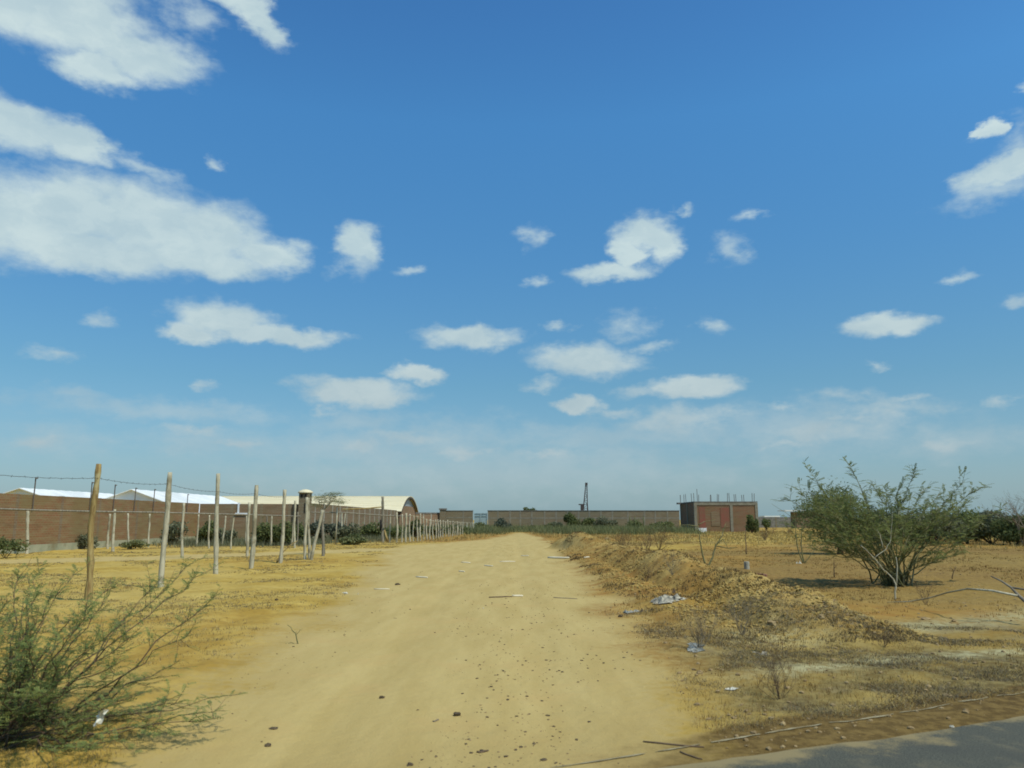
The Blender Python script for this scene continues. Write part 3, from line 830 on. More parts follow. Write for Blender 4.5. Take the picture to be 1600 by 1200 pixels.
mb = MB(); mb.box(((x0 + x1) / 2, y1 - .12, HH / 2), (W_ - .6, .15, HH)); mb.build('brick_panel', M['brick_h'], e)
for (xx, yy) in ((x0 + .15, y0 + .15), (x0 + 4.52, y0 + .15), (x1 - .15, y0 + .15), (x0 + .15, y1 - .15), (x1 - .15, y1 - .15), (x0 + .15, y0 + 4)):
    mb = MB(); mb.box((xx, yy, HH / 2 - .05), (.33, .33, HH + .1)); mb.build('column', M['concrete_dim'], e)
mb = MB(); mb.box(((x0 + x1) / 2, y0 + .12, HH - .15), (W_ - .65, .26, .3)); mb.build('ring_beam', M['concrete_dim'], e)
mb = MB(); mb.box(((x0 + x1) / 2, (y0 + y1) / 2 + .02, HH + .09), (W_ + .04, Dp + .04, .12)); mb.build('roof_slab', M['concrete_dark'], e)
mb = MB(); mb.box((x0 - .25, y1 - .6, HH + .05), (.5, .8, .22)); mb.build('eave_block', M['concrete_dark'], e)
mb = MB(); mb.box((x0 + .85, y0 - .02, .25), (1.1, .12, .5)); mb.build('footing_patch', M['sheet_grey'], e)
mb = MB(); mb.box((x0 + 2.55, y0 + .04, 1.6), (1.05, .06, 1.7)); mb.build('window_infill', M['brick_b'], e, label='bricked-up window opening')
for (ax, aw, az_, ah) in ((x0 + .95, .75, 1.75, 2.5), (x0 + 3.72, 1.1, 1.75, 2.4)):
    mb = MB(); mb.box((ax, y0 + .035, az_), (aw, .03, ah)); mb.build('painted_patch', M['red_paint'], e, label='patch of faded red paint on the brick')
for (u, yy, hh) in ((1061, y1 - .2, 1.0), (1064, y1 - .2, 1.0), (1070, y1 - 2.2, 1.0), (1073, y1 - 2.2, 1.05), (1082, y0 + 1.8, 1.0), (1085, y0 + .2, 1.0), (1091, y0 + .15, 1.5),
                    (1093, y0 + .15, .8), (1111, y0 + 2, .85), (1112.5, y0 + 1, .8), (1122, y0 + 2, .95), (1124, y0 + 1, .85), (1138, y0 + .15, 1.0), (1141, y0 + .15, 1.0), (1149, y0 + .2, .85), (1151.5, y0 + .15, .85),
                    (1161, y0 + 1, .8), (1164, y0 + .2, .8), (1177, y0 + .15, 1.0), (1180, y0 + .15, .95)):
    xx = fx(u, yy); mb = MB(); lean = rnd.uniform(-.05, .05)
    xx = min(max(xx, x0 + .05), x1 - .05)
    mb.bar((xx, yy, HH + .1), (xx + lean, yy, HH + .17 + hh), .05); mb.build('rebar_rod', M['rebar'], e)

# small hut and low roofs right of it
h0 = Vector((fx(1244, 140), 140, 0))
e = thing('brick_hut', h0, 'small brick hut with a thin white roof half hidden by the round tree', 'hut')
mb = MB(); mb.box(h0 + Vector((2.6, 1.5, 1.45)), (5.0, 3, 2.9)); mb.build('wall', M['brick_b'], e)
mb = MB(); mb.box(h0 + Vector((1.6, 1.5, 3.1)), (7.4, 4, .16)); mb.build('roof', M['sheet_white'], e)
h0 = Vector((fx(1206, 190), 190, 0))
e = thing('low_shed', h0, 'distant low shed whose white roof just shows over the dark wall', 'shed')
mb = MB(); mb.box(h0 + Vector((0, 1.5, .95)), (3, 3, 1.9)); mb.build('wall', M['brick_b'], e)
mb = MB(); mb.box(h0 + Vector((0, 1.5, 2.3)), (3.8, 4, .25)); mb.build('roof', M['sheet_white'], e)

# drilling rig mast
D = 135.0
e = thing('drilling_rig', (fx(914, D), D, 0), 'dark lattice drilling mast rising behind the far wall', 'drilling rig')
b_ = [P(908, 812, D), P(918.5, 812, D)]; tp = P(916.5, 757, D)
mb = MB(); legs = []
for k, (bx, dy) in enumerate(((b_[0].x, 0), (b_[1].x, 0), (b_[0].x + .2, 1.0), (b_[1].x, 1.0))):
    A0 = Vector((bx, D + dy, 0)); T0 = Vector((tp.x + (-.12 if k in (0, 2) else .12), D + .35 + (.15 if dy else 0), tp.z))
    m1 = MB(); m1.bar(A0, T0, .11); m1.build('mast_leg', M['steel'], e); legs.append((A0, T0))
mb = MB()
for i in range(11):
    t = i / 11; t2 = (i + 1) / 11
    for (p, q) in ((0, 1), (2, 3), (0, 2), (1, 3)):
        mb.bar(legs[p][0].lerp(legs[p][1], t), legs[q][0].lerp(legs[q][1], t), .06)
        a_, c_ = (p, q) if i % 2 else (q, p)
        mb.bar(legs[a_][0].lerp(legs[a_][1], t), legs[c_][0].lerp(legs[c_][1], t2), .05)
mb.build('bracing', M['steel'], e)
mb = MB(); mb.box((tp.x, D + .4, tp.z + .1), (.4, .5, .45)); mb.build('crown_block', M['steel'], e)
mb = MB(); mb.box((P(909.5, 790, D).x, D + .3, 2.9), (.45, .7, 2.2)); mb.box((P(909, 792, D).x, D + .3, 4.1), (1.0, .7, .18)); mb.build('winch_cab', M['steel'], e)
mb = MB(); mb.bar((P(921, 0, D).x if False else fx(921, D), D, 0), (tp.x + .1, D + .4, tp.z - 2.2), .05); mb.build('stay', M['steel'], e)


# ------------------------------------------------------------------ stakes and fences
def stake_mesh(base, topp, r0, r1, wob, seed, n=8, k=16):
    rr_ = random.Random(seed); pts = []; rad = []
    ph = rr_.uniform(0, 6); d = topp - base
    for i in range(k + 1):
        t = i / k
        p = base + d * t
        p.x += wob * (math.sin(t * 5.2 + ph) - math.sin(ph)) * math.sin(math.pi * min(t + .15, 1)) + rr_.uniform(-.2, .2) * wob * .4
        p.y += wob * .6 * math.sin(t * 4 + ph * 2) * t
        pts.append(p); rad.append((r0 + (r1 - r0) * t) * rr_.uniform(0.82, 1.16))
    mb = MB(); mb.tube(pts, rad, n); return mb


def stake(base_uv, top_uv, wpx, m, parent, seed, wob=.02, Y=None, n=8, taper=.8, sink=.15):
    if Y is None:
        b = GT(*base_uv)
    else:
        b = P(base_uv[0], base_uv[1], Y); b.z = tz(b.x, Y)
    t = P(top_uv[0], top_uv[1], b.y)
    r = wpx * b.y / FPX / 2
    bb = b.copy(); bb.z -= sink
    mb = stake_mesh(bb, t, r, r * taper, wob, seed, n)
    return mb.build('post', m, parent, smooth=True), b, t


e = thing('wire_fence', GT(337, 898), 'row of tall rough wooden stakes with one strand of barbed wire at left', 'fence')
tops = []
rows = [((137, 938), (155, 725), 10.5, 'post_brown', .045, None), ((252, 905), (266, 738), 9.5, 'post_pale', .02, 18.0), ((337, 898), (341, 740), 7.5, 'post_pale', .015, None),
        ((392, 889), (401, 758), 7.5, 'post_pale', .02, None), ((438, 880), (445, 765), 6, 'post_pale', .02, None)]
for i, (bu, tu, wp, mm, wob, Y) in enumerate(rows):
    o, b, t = stake(bu, tu, wp, M[mm], e, 100 + i, wob, Y)
    tops.append((b, t))
# strand
wp_ = []
vv = [747, 756, 768, 771, 776]
uu = [153, 262, 341, 400, 444]
for (u, v), (b, t) in zip(zip(uu, vv), tops):
    p = P(u, v, b.y - .06); wp_.append(p)
first = P(-90, 733, 11.0); wp_ = [first] + wp_
mb = MB()
for a, c in zip(wp_[:-1], wp_[1:]):
    pts = []
    for i in range(25):
        t = i / 24; p = a.lerp(c, t); p.z -= .05 * 4 * t * (1 - t); p.z += .012 * math.sin(t * 60) * .4; pts.append(p)
    mb.tube(pts, .0042, 4, cap=False)
    for i in range(1, 24, 2):
        p = pts[i]; q = Vector((rnd.uniform(-.018, .018), rnd.uniform(-.01, .01), .02))
        mb.tube([p - q, p + q], .003, 3)
mb.build('barbed_wire', M['wire'], e)

# gateway poles at the corner of the side track
e = thing('gate_posts', GT(483, 874), 'cluster of pale gateway poles, one leaning, at the side track corner', 'gateway')
for i, (bu, tu, wp, mm, wob) in enumerate((((476.5, 874), (479.5, 777), 5, 'post_pale', .02), ((483.5, 873), (482, 778), 4.2, 'post_pale', .03),
                                            ((485, 875), (504, 797), 5.5, 'post_pale', .015), ((505, 869), (504, 796), 4.5, 'post_grey', .02))):
    stake(bu, tu, wp, M[mm], e, 120 + i, wob)
b = GT(432, 880); mb = MB()
mb.tube([b, b + Vector((.12, .2, .35)), b + Vector((.35, .3, .6)), b + Vector((.62, .35, .78))], [.03, .026, .02, .012], 6)
tag(mb.build('bent_branch', M['post_brown'], None, origin=b, smooth=True), 'thin bent branch leaning beside the fifth tall stake', 'branch')

# middle fence along the side track: posts with a rail
mid = thing('rail_fence', GT(285, 868), 'fence of thin stakes with one pole rail beyond the side track', 'fence')
Lb = [(43, 865, 798, 5.5), (64, 858, 802, 3), (90, 859, 800, 4), (132, 856, 803, 4), (170, 858, 803, 4), (178, 862, 796, 4.5), (200, 858, 802, 3.2), (233, 856, 803, 3.2),
      (286, 872, 786, 4.5), (309, 853, 804, 3), (327, 857, 805, 3.2), (350, 853, 806, 3), (363, 858, 806, 2.6), (388, 870, 785, 4.6), (385, 853, 806, 2.6), (424, 853, 806, 3),
      (417, 850, 806, 2.4), (457, 853, 808, 2.6), (461, 856, 782, 3.8), (465, 852, 800, 2.4), (533, 846, 800, 3.4), (537, 844, 801, 2.6)]
for i, (u, vb, vt, wp) in enumerate(Lb):
    du = rnd.uniform(0, 6) if vt > 790 else rnd.uniform(-1, 4)
    stake((u - du * .5, vb), (u + du * .5, vt), wp, M['post_pale' if wp > 2.5 else 'post_grey'], mid, 200 + i, .02, n=6)
mb = MB(); prev = None
rail = [(-30, 794.5, 30), (60, 797, 33), (150, 799, 35), (240, 801, 37), (330, 803, 39.5), (400, 805, 42), (470, 806.5, 45), (534, 800.5, 50), (600, 806, 51)]
rail_a = rail[:7]; rail_b = [(487, 800.5, 46), (534, 801, 48), (600, 805.5, 50.5), (640, 806.5, 53.5)]
for rl in (rail_a, rail_b):
    mb = MB(); mb.tube([P(u, v, y) + Vector((0, 0, rnd.uniform(-.015, .015))) for (u, v, y) in rl], .04, 6); mb.build('rail', M['post_grey'], mid, smooth=True)

# stick fence right of the opening
fp0 = GT(598, 848)
e = thing('stick_fence', fp0, 'long fence of closely set thin pale sticks along the left edge of the road', 'fence')
stake((598, 848), (598, 776), 5, M['post_grey'], e, 300, .02, n=8)
mb = MB(); a = P(598, 792, fp0.y); c = P(535, 796, fp0.y - 2); mb.tube([c, c.lerp(a, .5) + Vector((0, 0, -.03)), a], [.05, .045, .04], 6); mb.build('lintel_pole', M['post_brown'], e, smooth=True)
a = GT(606, 848); mb = MB(); mb.tube([a, P(600, 826, a.y)], [.10, .05], 6); mb.build('strut', M['post_brown'], e, smooth=True)
mb = MB(); a = P(594.5, 812, fp0.y - .1); mb.tube([a, a + Vector((.06, 0, -.4)), a + Vector((0, 0, -.75))], [.04, .09, .03], 6); mb.build('hanging_tyre_strip', M['dark'], e, smooth=True)
L3 = [(609, 848, 804, 2.6), (619.5, 848, 801, 3.4), (628, 847.5, 804, 2.4), (634, 847.5, 802, 3.6), (640.5, 846.5, 803, 2.8), (646, 846, 806, 2), (652, 845.5, 806, 3), (657, 845, 803, 2.8), (662, 844.5, 808, 2),
      (667, 844, 811, 2.5), (672, 843.5, 811, 2.5), (677, 842.5, 813, 1.8), (681, 842, 812, 2.3), (685, 841, 812, 2), (688.5, 840.5, 812, 2.6), (692, 840, 813, 1.8), (696, 839.5, 815, 1.8), (700, 839, 812, 2.2), (703, 838.5, 814, 1.6),
      (706.5, 838, 814, 2.2), (710, 837.5, 815, 1.5), (713, 837, 815, 2), (716, 836.5, 815.5, 1.5), (719, 836, 816, 1.7), (722, 835.5, 816, 1.5), (725, 835, 816.5, 1.8), (728, 834.8, 816.5, 1.3), (731, 834.4, 817, 1.6), (734, 834, 817, 1.4), (737, 833.6, 817, 1.6), (740, 833, 817, 2.2)]
for i, (u, vb, vt, wp) in enumerate(L3):
    stake((u, vb), (u + rnd.uniform(-1, 1.6) * (1 if u > 660 else .5), vt + rnd.uniform(-.8, .8)), wp, M['post_pale'], e, 310 + i, .03, n=5, taper=.85)
mb = MB(); mb.tube([P(u, v, y) for (u, v, y) in ((640, 805, 51.3), (655, 808, 54), (672, 814, 59), (700, 815.2, 68), (738, 816.6, 83))], .022, 5); mb.build('rail', M['post_pale'], e, smooth=True)


# ------------------------------------------------------------------ plants
def rvec(r, s=1.0): return Vector((r.gauss(0, s), r.gauss(0, s), r.gauss(0, s)))


class Leaves:
    "collects feather leaves and single blades as numpy-ready quads"
    def __init__(s): s.v = []
    def quad(s, p, d, side, L, W):
        m = p + d * (L * .5)
        s.v += [tuple(p), tuple(m + side * W), tuple(p + d * L), tuple(m - side * W)]
    def feather(s, p, d, L, r, pairs=6, ll=None, lw=None):
        d = d.normalized(); up = Vector((0, 0, 1)); side = d.cross(up)
        if side.length < .1: side = Vector((1, 0, 0))
        side.normalize(); side = (side + rvec(r, .25)).normalized(); side = (side - d * side.dot(d)).normalized()
        nrm = side.cross(d).normalized()
        ll = ll or L * .20; lw = lw or L * .07
        s.quad(p, d, nrm, L, L * .012)
        for i in range(pairs):
            t = (i + .7) / pairs; q = p + d * (L * t) + up * (-.10 * L * t * t)
            k = ll * (1 - .35 * abs(t - .5) * 2)
            for sg in (-1, 1):
                dd = (side * sg + d * .55 + nrm * r.uniform(-.1, .35)).normalized()
                s.quad(q, dd, dd.cross(nrm).normalized(), k, lw)
    def build(s, name, m, parent, kind='stuff'):
        V_ = np.array(s.v); o_ = np.array(tuple(parent.location)) if parent is not None else 0
        F_ = np.arange(len(V_)).reshape(-1, 4)
        o = mesh_np(name, V_ - o_, F_, m, kind)
        if parent is not None: o.parent = parent
        return o


def bez(a, b, c, t): return a * (1 - t) ** 2 + b * 2 * t * (1 - t) + c * t * t


def fan_bush(name, label, base, tips, r, leafmat_, barkmat, leafL, spacing, rad, start=.35, twigs=8, twigL=.45, pairs=6, bend=.45, drop=1.0, tw_up=.3, cat='bush', basespread=.12):
    e = thing(name, base, label, cat); lv = Leaves()
    for tip in tips:
        a = base + Vector((r.gauss(0, basespread), r.gauss(0, basespread), -.03))
        hor = Vector((tip.x - a.x, tip.y - a.y, 0))
        ctrl = a + hor * bend * r.uniform(.5, .95) + Vector((0, 0, (tip.z - a.z) * r.uniform(.5, .72)))
        L = (tip - a).length; k = 10
        pts = [bez(a, ctrl, tip, i / k) + (rvec(r, .012 * L) if 0 < i < k else Vector()) for i in range(k + 1)]
        mb = MB(); mb.tube(pts, [rad * (1 - .85 * i / k) for i in range(k + 1)], 5)
        def leaves_on(pp, s0, rr2):
            for i in range(len(pp) - 1):
                seg = pp[i + 1] - pp[i]; m = max(1, int(seg.length / (spacing * (1 if i < .65 * len(pp) else .55))))
                for j in range(m):
                    if (i + j / m) / (len(pp) - 1) < s0 or r.random() > drop: continue
                    q = pp[i] + seg * (j / m)
                    dd = Vector((r.gauss(0, 1), r.gauss(0, 1), r.uniform(-.15, .35))) + seg.normalized() * .45
                    lv.feather(q, dd, leafL * r.uniform(.6, 1.2), r, pairs)
        leaves_on(pts, max(start, .5), 0)
        for t_ in range(twigs):
            t = r.uniform(start, .97); i = min(int(t * k), k - 1); q = pts[i].lerp(pts[i + 1], t * k - i)
            ax = (pts[i + 1] - pts[i]).normalized()
            dd = (ax * r.uniform(.5, 1.1) + rvec(r, .5) + Vector((0, 0, tw_up))).normalized()
            ln = twigL * r.uniform(.5, 1.2) * (1.15 - .5 * t)
            tw = [q, q + dd * ln * .5 + rvec(r, .03 * ln), q + (dd + Vector((0, 0, .15))).normalized() * ln]
            mb.tube(tw, [rad * .28, rad * .2, rad * .09], 3, cap=False)
            leaves_on(tw, .12, 0)
        mb.build('stem', barkmat, e, smooth=True)
    lv.build('foliage', leafmat_, e)
    return e


# the big bush at right
r = random.Random(21)
B0 = GT(1400, 915); Yb = B0.y
tipspx = [(1262, 733, -.5), (1325, 723, .2), (1224, 778, -.3), (1245, 768, .5), (1285, 770, .3), (1362, 752, -.3), (1383, 757, .5), (1405, 762, .2), (1430, 742, -.2), (1445, 762, .6), (1470, 770, .3), (1508, 751, 0),
          (1545, 757, -.4), (1525, 775, .4), (1560, 800, .8), (1535, 815, -.3), (1500, 800, -.8), (1300, 800, -.8), (1340, 790, -1.0), (1380, 800, -1.1), (1425, 790, -1.2), (1465, 800, -.9), (1270, 815, -.5), (1235, 838, -.2),
          (1222, 815, .4), (1260, 855, -.7), (1290, 845, -1), (1330, 838, -1.3), (1490, 845, -.8), (1520, 840, -.2), (1510, 862, .2), (1480, 868, -.6), (1310, 780, .9), (1350, 785, 1.1), (1400, 790, 1.3), (1455, 785, 1.2), (1500, 790, 1.1),
          (1280, 790, .9), (1390, 830, -1.5), (1440, 835, -1.4), (1360, 820, -1.3), (1415, 775, .8), (1480, 780, .7)]
tips = [P(u, v, Yb + dy) for (u, v, dy) in tipspx]
for i in range(9):
    tips.append(P(r.uniform(1235, 1370), r.uniform(770, 840), Yb + r.uniform(-1.2, 1.2)))
for i in range(10):
    u = r.uniform(1250, 1520); tips.append(P(u, r.uniform(775, 850) if abs(u - 1390) < 90 else r.uniform(790, 850), Yb + r.uniform(-1.6, 1.6)))
fan_bush('feathery_bush', 'large feathery green bush with many bare stems fanning from one foot', B0, tips, r, M['leaf_bush'], M['bark_green'], .19, .06, .020, start=.50, twigs=9, twigL=.6, pairs=6, basespread=.16, drop=1.0)
# low dead thatch at the foot of the big bush
# the sprawling bush in the left foreground
r = random.Random(33)
B1 = G(-15, 1150, 0); Yb = B1.y
tl = [(225, 975, .3), (330, 890, 1.0), (250, 905, .9), (345, 925, .8), (300, 985, .5), (375, 1085, .1), (345, 1120, -.1), (300, 1100, .0), (260, 1130, -.25), (180, 905, .8), (120, 890, .7), (70, 880, .5), (30, 885, .3),
      (10, 930, -.2), (60, 950, -.4), (110, 960, .1), (150, 1000, -.2), (195, 1030, -.1), (90, 1010, -.6), (40, 1000, -.7), (-10, 990, .5), (-60, 950, .2), (-90, 900, .7), (-60, 870, .9), (-120, 1000, .1), (130, 1070, -.5), (60, 1080, -.8),
      (180, 1100, -.4), (10, 1070, -.8), (-40, 1060, -.6), (205, 1160, -.6), (120, 1170, -.8), (230, 1080, .3), (350, 1110, .3), (270, 1040, .7), (170, 930, .3), (90, 920, .9), (45, 905, 1.2), (20, 960, 1.0), (-20, 1120, -.9), (320, 870, 1.6)]
tips = [P(u, v, Yb + dy) for (u, v, dy) in tl]
for i in range(26):
    tips.append(P(r.uniform(-140, 230), r.uniform(930, 1150), Yb + r.uniform(-.9, .8)))
for p in tips: p.z = max(p.z, .03)
fan_bush('sprawling_bush', 'sprawling green thorn bush with dark twigs in the left foreground corner', B1, tips, r, M['leaf_near'], M['twig_dark'], .078, .018, .0085, start=.22, twigs=10, twigL=.30, pairs=5, bend=.75, drop=.72, tw_up=.08, basespread=.22)
# paper scrap caught in that bush comes below


def shrub(name, label, u, vb, wpx, hpx, leaf, n=1500, seed=0, leafpx=2.4, lift=.1, group=None, cat='shrub', lobes=7, stems=5, bark='twig_dark', blade=2.0, Y=None, trunk=0.0, flat=1.0):
    r = random.Random(seed * 13 + 5); b = GT(u, vb) if Y is None else Vector((fx(u, Y), Y, tz(fx(u, Y), Y)))
    s = b.y / FPX; W2 = wpx * s / 2 * 1.12; H = hpx * s * 1.12
    e = thing(name, b, label, cat, group)
    zc = lift * H
    cs = []
    for i in range(lobes):
        a = r.uniform(0, 6.283); q = r.uniform(.0, .72)
        cs.append((Vector((b.x + W2 * q * math.cos(a), b.y + W2 * q * math.sin(a) * .8, b.z + zc + (H - zc) * r.uniform(.28, .78) * (1 - .35 * q))), r.uniform(.28, .46)))
    rng = np.random.default_rng(seed + 100)
    ci = rng.integers(0, lobes, n)
    C = np.array([tuple(c[0]) for c in cs])[ci]; RD = np.array([c[1] for c in cs])[ci][:, None]
    d = rng.normal(size=(n, 3)); d /= np.linalg.norm(d, axis=1)[:, None]
    rad = rng.uniform(.35, 1, (n, 1)) ** .5 * (1 + .35 * rng.normal(size=(n, 1)) * (rng.random((n, 1)) < .25))
    Pn = C + d * rad * RD * np.array([W2 * 1.15, W2 * .95, (H - zc) * .72])
    Pn[:, 2] = np.clip(Pn[:, 2], b.z + .02, b.z + H * 1.04)
    Ls = leafpx * s * rng.uniform(.6, 1.4, (n, 1))
    ax = rng.normal(size=(n, 3)) + np.array([0, 0, .2]); ax /= np.linalg.norm(ax, axis=1)[:, None]
    sd = np.cross(ax, rng.normal(size=(n, 3))); sd /= np.linalg.norm(sd, axis=1)[:, None]
    V_ = np.stack([Pn - ax * Ls, Pn + sd * Ls / blade, Pn + ax * Ls, Pn - sd * Ls / blade], 1).reshape(-1, 3) - np.array(tuple(b))
    o = mesh_np('foliage', V_, np.arange(4 * n).reshape(-1, 4), M[leaf], 'stuff'); o.parent = e
    if trunk:
        mb = MB(); top = b + Vector((0, 0, H * .55)); mb.tube([b - Vector((0, 0, .1)), b + Vector((.04 * H, 0, H * .25)), top], [trunk, trunk * .8, trunk * .6], 7)
        for (c, q) in cs: mb.tube([top - Vector((0, 0, H * .08)), top.lerp(c, .5) + rvec(r, .02 * H), c], [trunk * .5, trunk * .3, trunk * .12], 4, cap=False)
        mb.build('trunk', M[bark], e, smooth=True)
    else:
        mb = MB()
        for (c, q) in cs[:stems]: mb.tube([b - Vector((0, 0, .05)), b.lerp(c, .5) + rvec(r, .05 * H), c], [.02 * H, .014 * H, .006 * H], 4, cap=False)
        mb.build('stems', M[bark], e, smooth=True)
    return e


shrub('round_tree', 'dense dark green tree with a rounded crown behind the feathery bush', 1312, 866, 130, 106, 'leaf_dark', 12000, 1, 2.0, .03, cat='tree', lobes=14, trunk=.14, blade=3)
# thicket right of it
tk = [(1385, 850, 70, 50, 'shrub seen through the middle of the feathery bush'), (1425, 849, 80, 50, 'shrub seen through the right half of the feathery bush'), (1468, 850, 90, 50, 'broad dark shrub behind the right shoulder of the feathery bush'),
      (1512, 850, 80, 52, 'dark shrub under the longest right-hand shoot of the feathery bush'), (1550, 850, 80, 48, 'green shrub halfway between the feathery bush and the bare grey tree'), (1590, 852, 70, 46, 'green shrub in front of the bare grey tree'),
      (1450, 846, 90, 44, 'grey-green shrub in the back row of the thicket, nearer the feathery bush'), (1530, 846, 100, 44, 'grey-green shrub in the back row of the thicket, nearer the bare grey tree'), (1640, 850, 90, 50, 'dark shrub cut off by the right edge beside the bare tree')]
for i, (u, vb, ww, hh, lab) in enumerate(tk):
    shrub('thicket_shrub', lab, u, vb, ww, hh, 'leaf_dark' if i % 2 else 'leaf_grey', 3600, 20 + i, 2.2, .05, 'shrubs of the thicket at right', lobes=12)
fs_ = [(675, 809, 20, 7)]
# bare grey tree at the right edge
def bare_tree(name, label, base, H, r, m, spread=.6, levels=4, rad=.05, n0=3, cat='tree', lean=Vector((0, 0, 0)), group=None, up=.35):
    e = thing(name, base, label, cat, group)
    branches = []
    def go(p, d, L, rd, lv, mb):
        k = 4; pts = [p]; q = p.copy(); dd = d.copy()
        for i in range(k):
            dd = (dd + rvec(r, .12) + Vector((0, 0, .04))).normalized(); q = q + dd * L / k; pts.append(q.copy())
        mb.tube(pts, [rd * (1 - .45 * i / k) for i in range(k + 1)], 5 if rd > .01 else 3, cap=False)
        if lv > 0:
            for j in range(r.choice((2, 3, 3))):
                nd = (dd + rvec(r, spread) + Vector((0, 0, up * .4))).normalized()
                go(pts[r.choice((2, 3, 4))], nd, L * r.uniform(.55, .85), rd * .55, lv - 1, mb)
    for i in range(n0):
        mb = MB(); d = (Vector((r.gauss(0, spread), r.gauss(0, spread), 1)) + lean).normalized()
        go(base - Vector((0, 0, .04)), d, H * r.uniform(.38, .5), rad, levels, mb)
        mb.build('stem' if n0 > 1 else 'branches', m, e, smooth=True)
    return e
r = random.Random(5)
bare_tree('bare_tree', 'bare grey twiggy tree at the right edge of the thicket', GT(1600, 853), 4.2, r, M['twig_grey'], .55, 5, .05, 3)

# shrubs before the far wall
sh = [(855, 830, 30, 13, 'leaf_light', 'pale green weeds left of the low grey-green shrub', 700), (905, 828, 40, 16, 'leaf_grey', 'greyish scrub behind the biggest dark round shrub', 1000), (958, 829, 34, 16, 'leaf_grey', 'scrub between the leaning shrub and the grey-green one', 900),
      (992, 829, 40, 17, 'leaf_dark', 'green scrub around the pale cactus stalks', 1100), (1032, 829, 40, 16, 'leaf_dark', 'dull green scrub just left of the light green shrub', 1000), (836, 829, 22, 9, 'leaf_light', 'tiny light weeds right of the road end', 400),
      (893, 829, 26, 27, 'leaf_dark', 'dark round shrub before the far wall, the biggest one left of the mast', 1700),
      (870, 830, 26, 14, 'leaf_grey', 'low grey-green shrub left of the biggest dark round shrub', 700),
      (918, 829, 30, 20, 'leaf_dark', 'broad green shrub before the far wall just below the mast', 1200),
      (943, 829, 34, 20, 'leaf_grey', 'grey-green shrub before the far wall right of the mast', 1200),
      (972, 828, 22, 20, 'leaf_dark', 'small dark shrub with leaning top in the middle of the far wall', 700),
      (1016, 828, 36, 15, 'leaf_grey', 'wide low shrub before the far wall between the pale cactus stalks and the brick block', 1000),
      (1046, 828, 30, 18, 'leaf_light', 'light green shrub touching the left side of the brick block', 900),
      (817, 828, 14, 17, 'leaf_blue', 'small dark shrub just right of where the road ends', 600),
      (783, 831, 32, 19, 'leaf_blue', 'spiky blackish shrub just left of where the road ends', 1200),
      (752, 829, 24, 12, 'leaf_light', 'light green weeds below the far sheet gate', 700),
      (1175, 833, 20, 26, 'leaf_dark', 'dark shrub against the right corner of the brick block', 1200),
      (1197, 829, 16, 18, 'leaf_dark', 'small green shrub just right of the brick block', 600)]
for i, (u, vb, ww, hh, lf, lab, n) in enumerate(sh): shrub('shrub', lab, u, vb, ww, hh, lf, n, 40 + i, 1.6, .02, lobes=6)
shrub('distant_tree', 'tiny dark tree crown showing over the far wall', 827, 812, 20, 33, 'leaf_dark', 900, 70, 1.6, .4, cat='tree', trunk=.15, Y=130)
# left side scrub behind the fences
ls = [(272, 852, 44, 34, 'leaf_grey', 'grey-green shrub at the brick wall behind the second tall stake', 1300),
      (328, 850, 46, 34, 'leaf_dark', 'dark shrub at the brick wall behind the third tall stake', 1300),
      (352, 852, 36, 26, 'leaf_grey', 'soft grey shrub between the third and fourth tall stakes', 900),
      (420, 852, 50, 36, 'leaf_dark', 'leafy dark green shrub between the fourth and fifth tall stakes', 2200),
      (444, 852, 40, 34, 'leaf_dark', 'dark green shrub behind the fifth tall stake', 1700),
      (470, 849, 24, 30, 'leaf_dark', 'narrow dark shrub just left of the gateway poles', 900),
      (497, 847, 40, 32, 'leaf_blue', 'blackish shrub right behind the gateway poles', 1500),
      (524, 846, 34, 26, 'leaf_blue', 'blackish sprawling shrub below the hanging pole right of the gateway', 1300),
      (548, 846, 50, 24, 'leaf_grey', 'grey sprawling shrub left of the tall corner stake', 1500),
      (552, 851, 46, 16, 'leaf_light', 'low light green bush at the edge of the side track', 1300),
      (584, 842, 50, 24, 'leaf_dark', 'green shrub mass just left of the tall corner stake', 1400),
      (615, 843, 34, 18, 'leaf_dark', 'dark shrub behind the first sticks of the stick fence', 800),
      (650, 842, 30, 28, 'leaf_dark', 'dark green shrub behind the stick fence below the arched gable', 1200),
      (678, 838, 34, 18, 'leaf_light', 'yellowish shrub behind the middle of the stick fence', 800),
      (712, 835, 40, 14, 'leaf_dark', 'green shrub behind the far end of the stick fence', 800),
      (128, 858, 40, 22, 'leaf_grey', 'thin grey weeds at the foot of the wall behind the tallest stake', 600),
      (205, 858, 44, 14, 'leaf_light', 'low green weeds against the pale footing of the brick wall', 600),
      (8, 872, 46, 30, 'leaf_dark', 'dark shrub at the left edge before the brick wall', 1000)]
for i, (u, vb, ww, hh, lf, lab, n) in enumerate(ls): shrub('shrub', lab, u, vb, ww, hh, lf, n, 80 + i, 2.2, .02, lobes=7)
# pale stalks of a cactus clump
for i, u in enumerate((984, 992, 997, 1005)):
    clab = ['leftmost', 'second from left', 'third from left', 'rightmost'][i]
    b = GT(u, 830); mb = MB(); t = P(u + rnd.uniform(-1, 1), 806 + rnd.uniform(0, 4), b.y)
    mb.tube([b, b.lerp(t, .5) + Vector((.06, 0, 0)), t], [.07, .085, .05], 6)
    tag(mb.build('cactus_stalk', M['leaf_light'], None, origin=b, smooth=True), clab + ' of the four pale cactus stalks before the far wall', 'cactus', 'cactus stalks before the far wall')

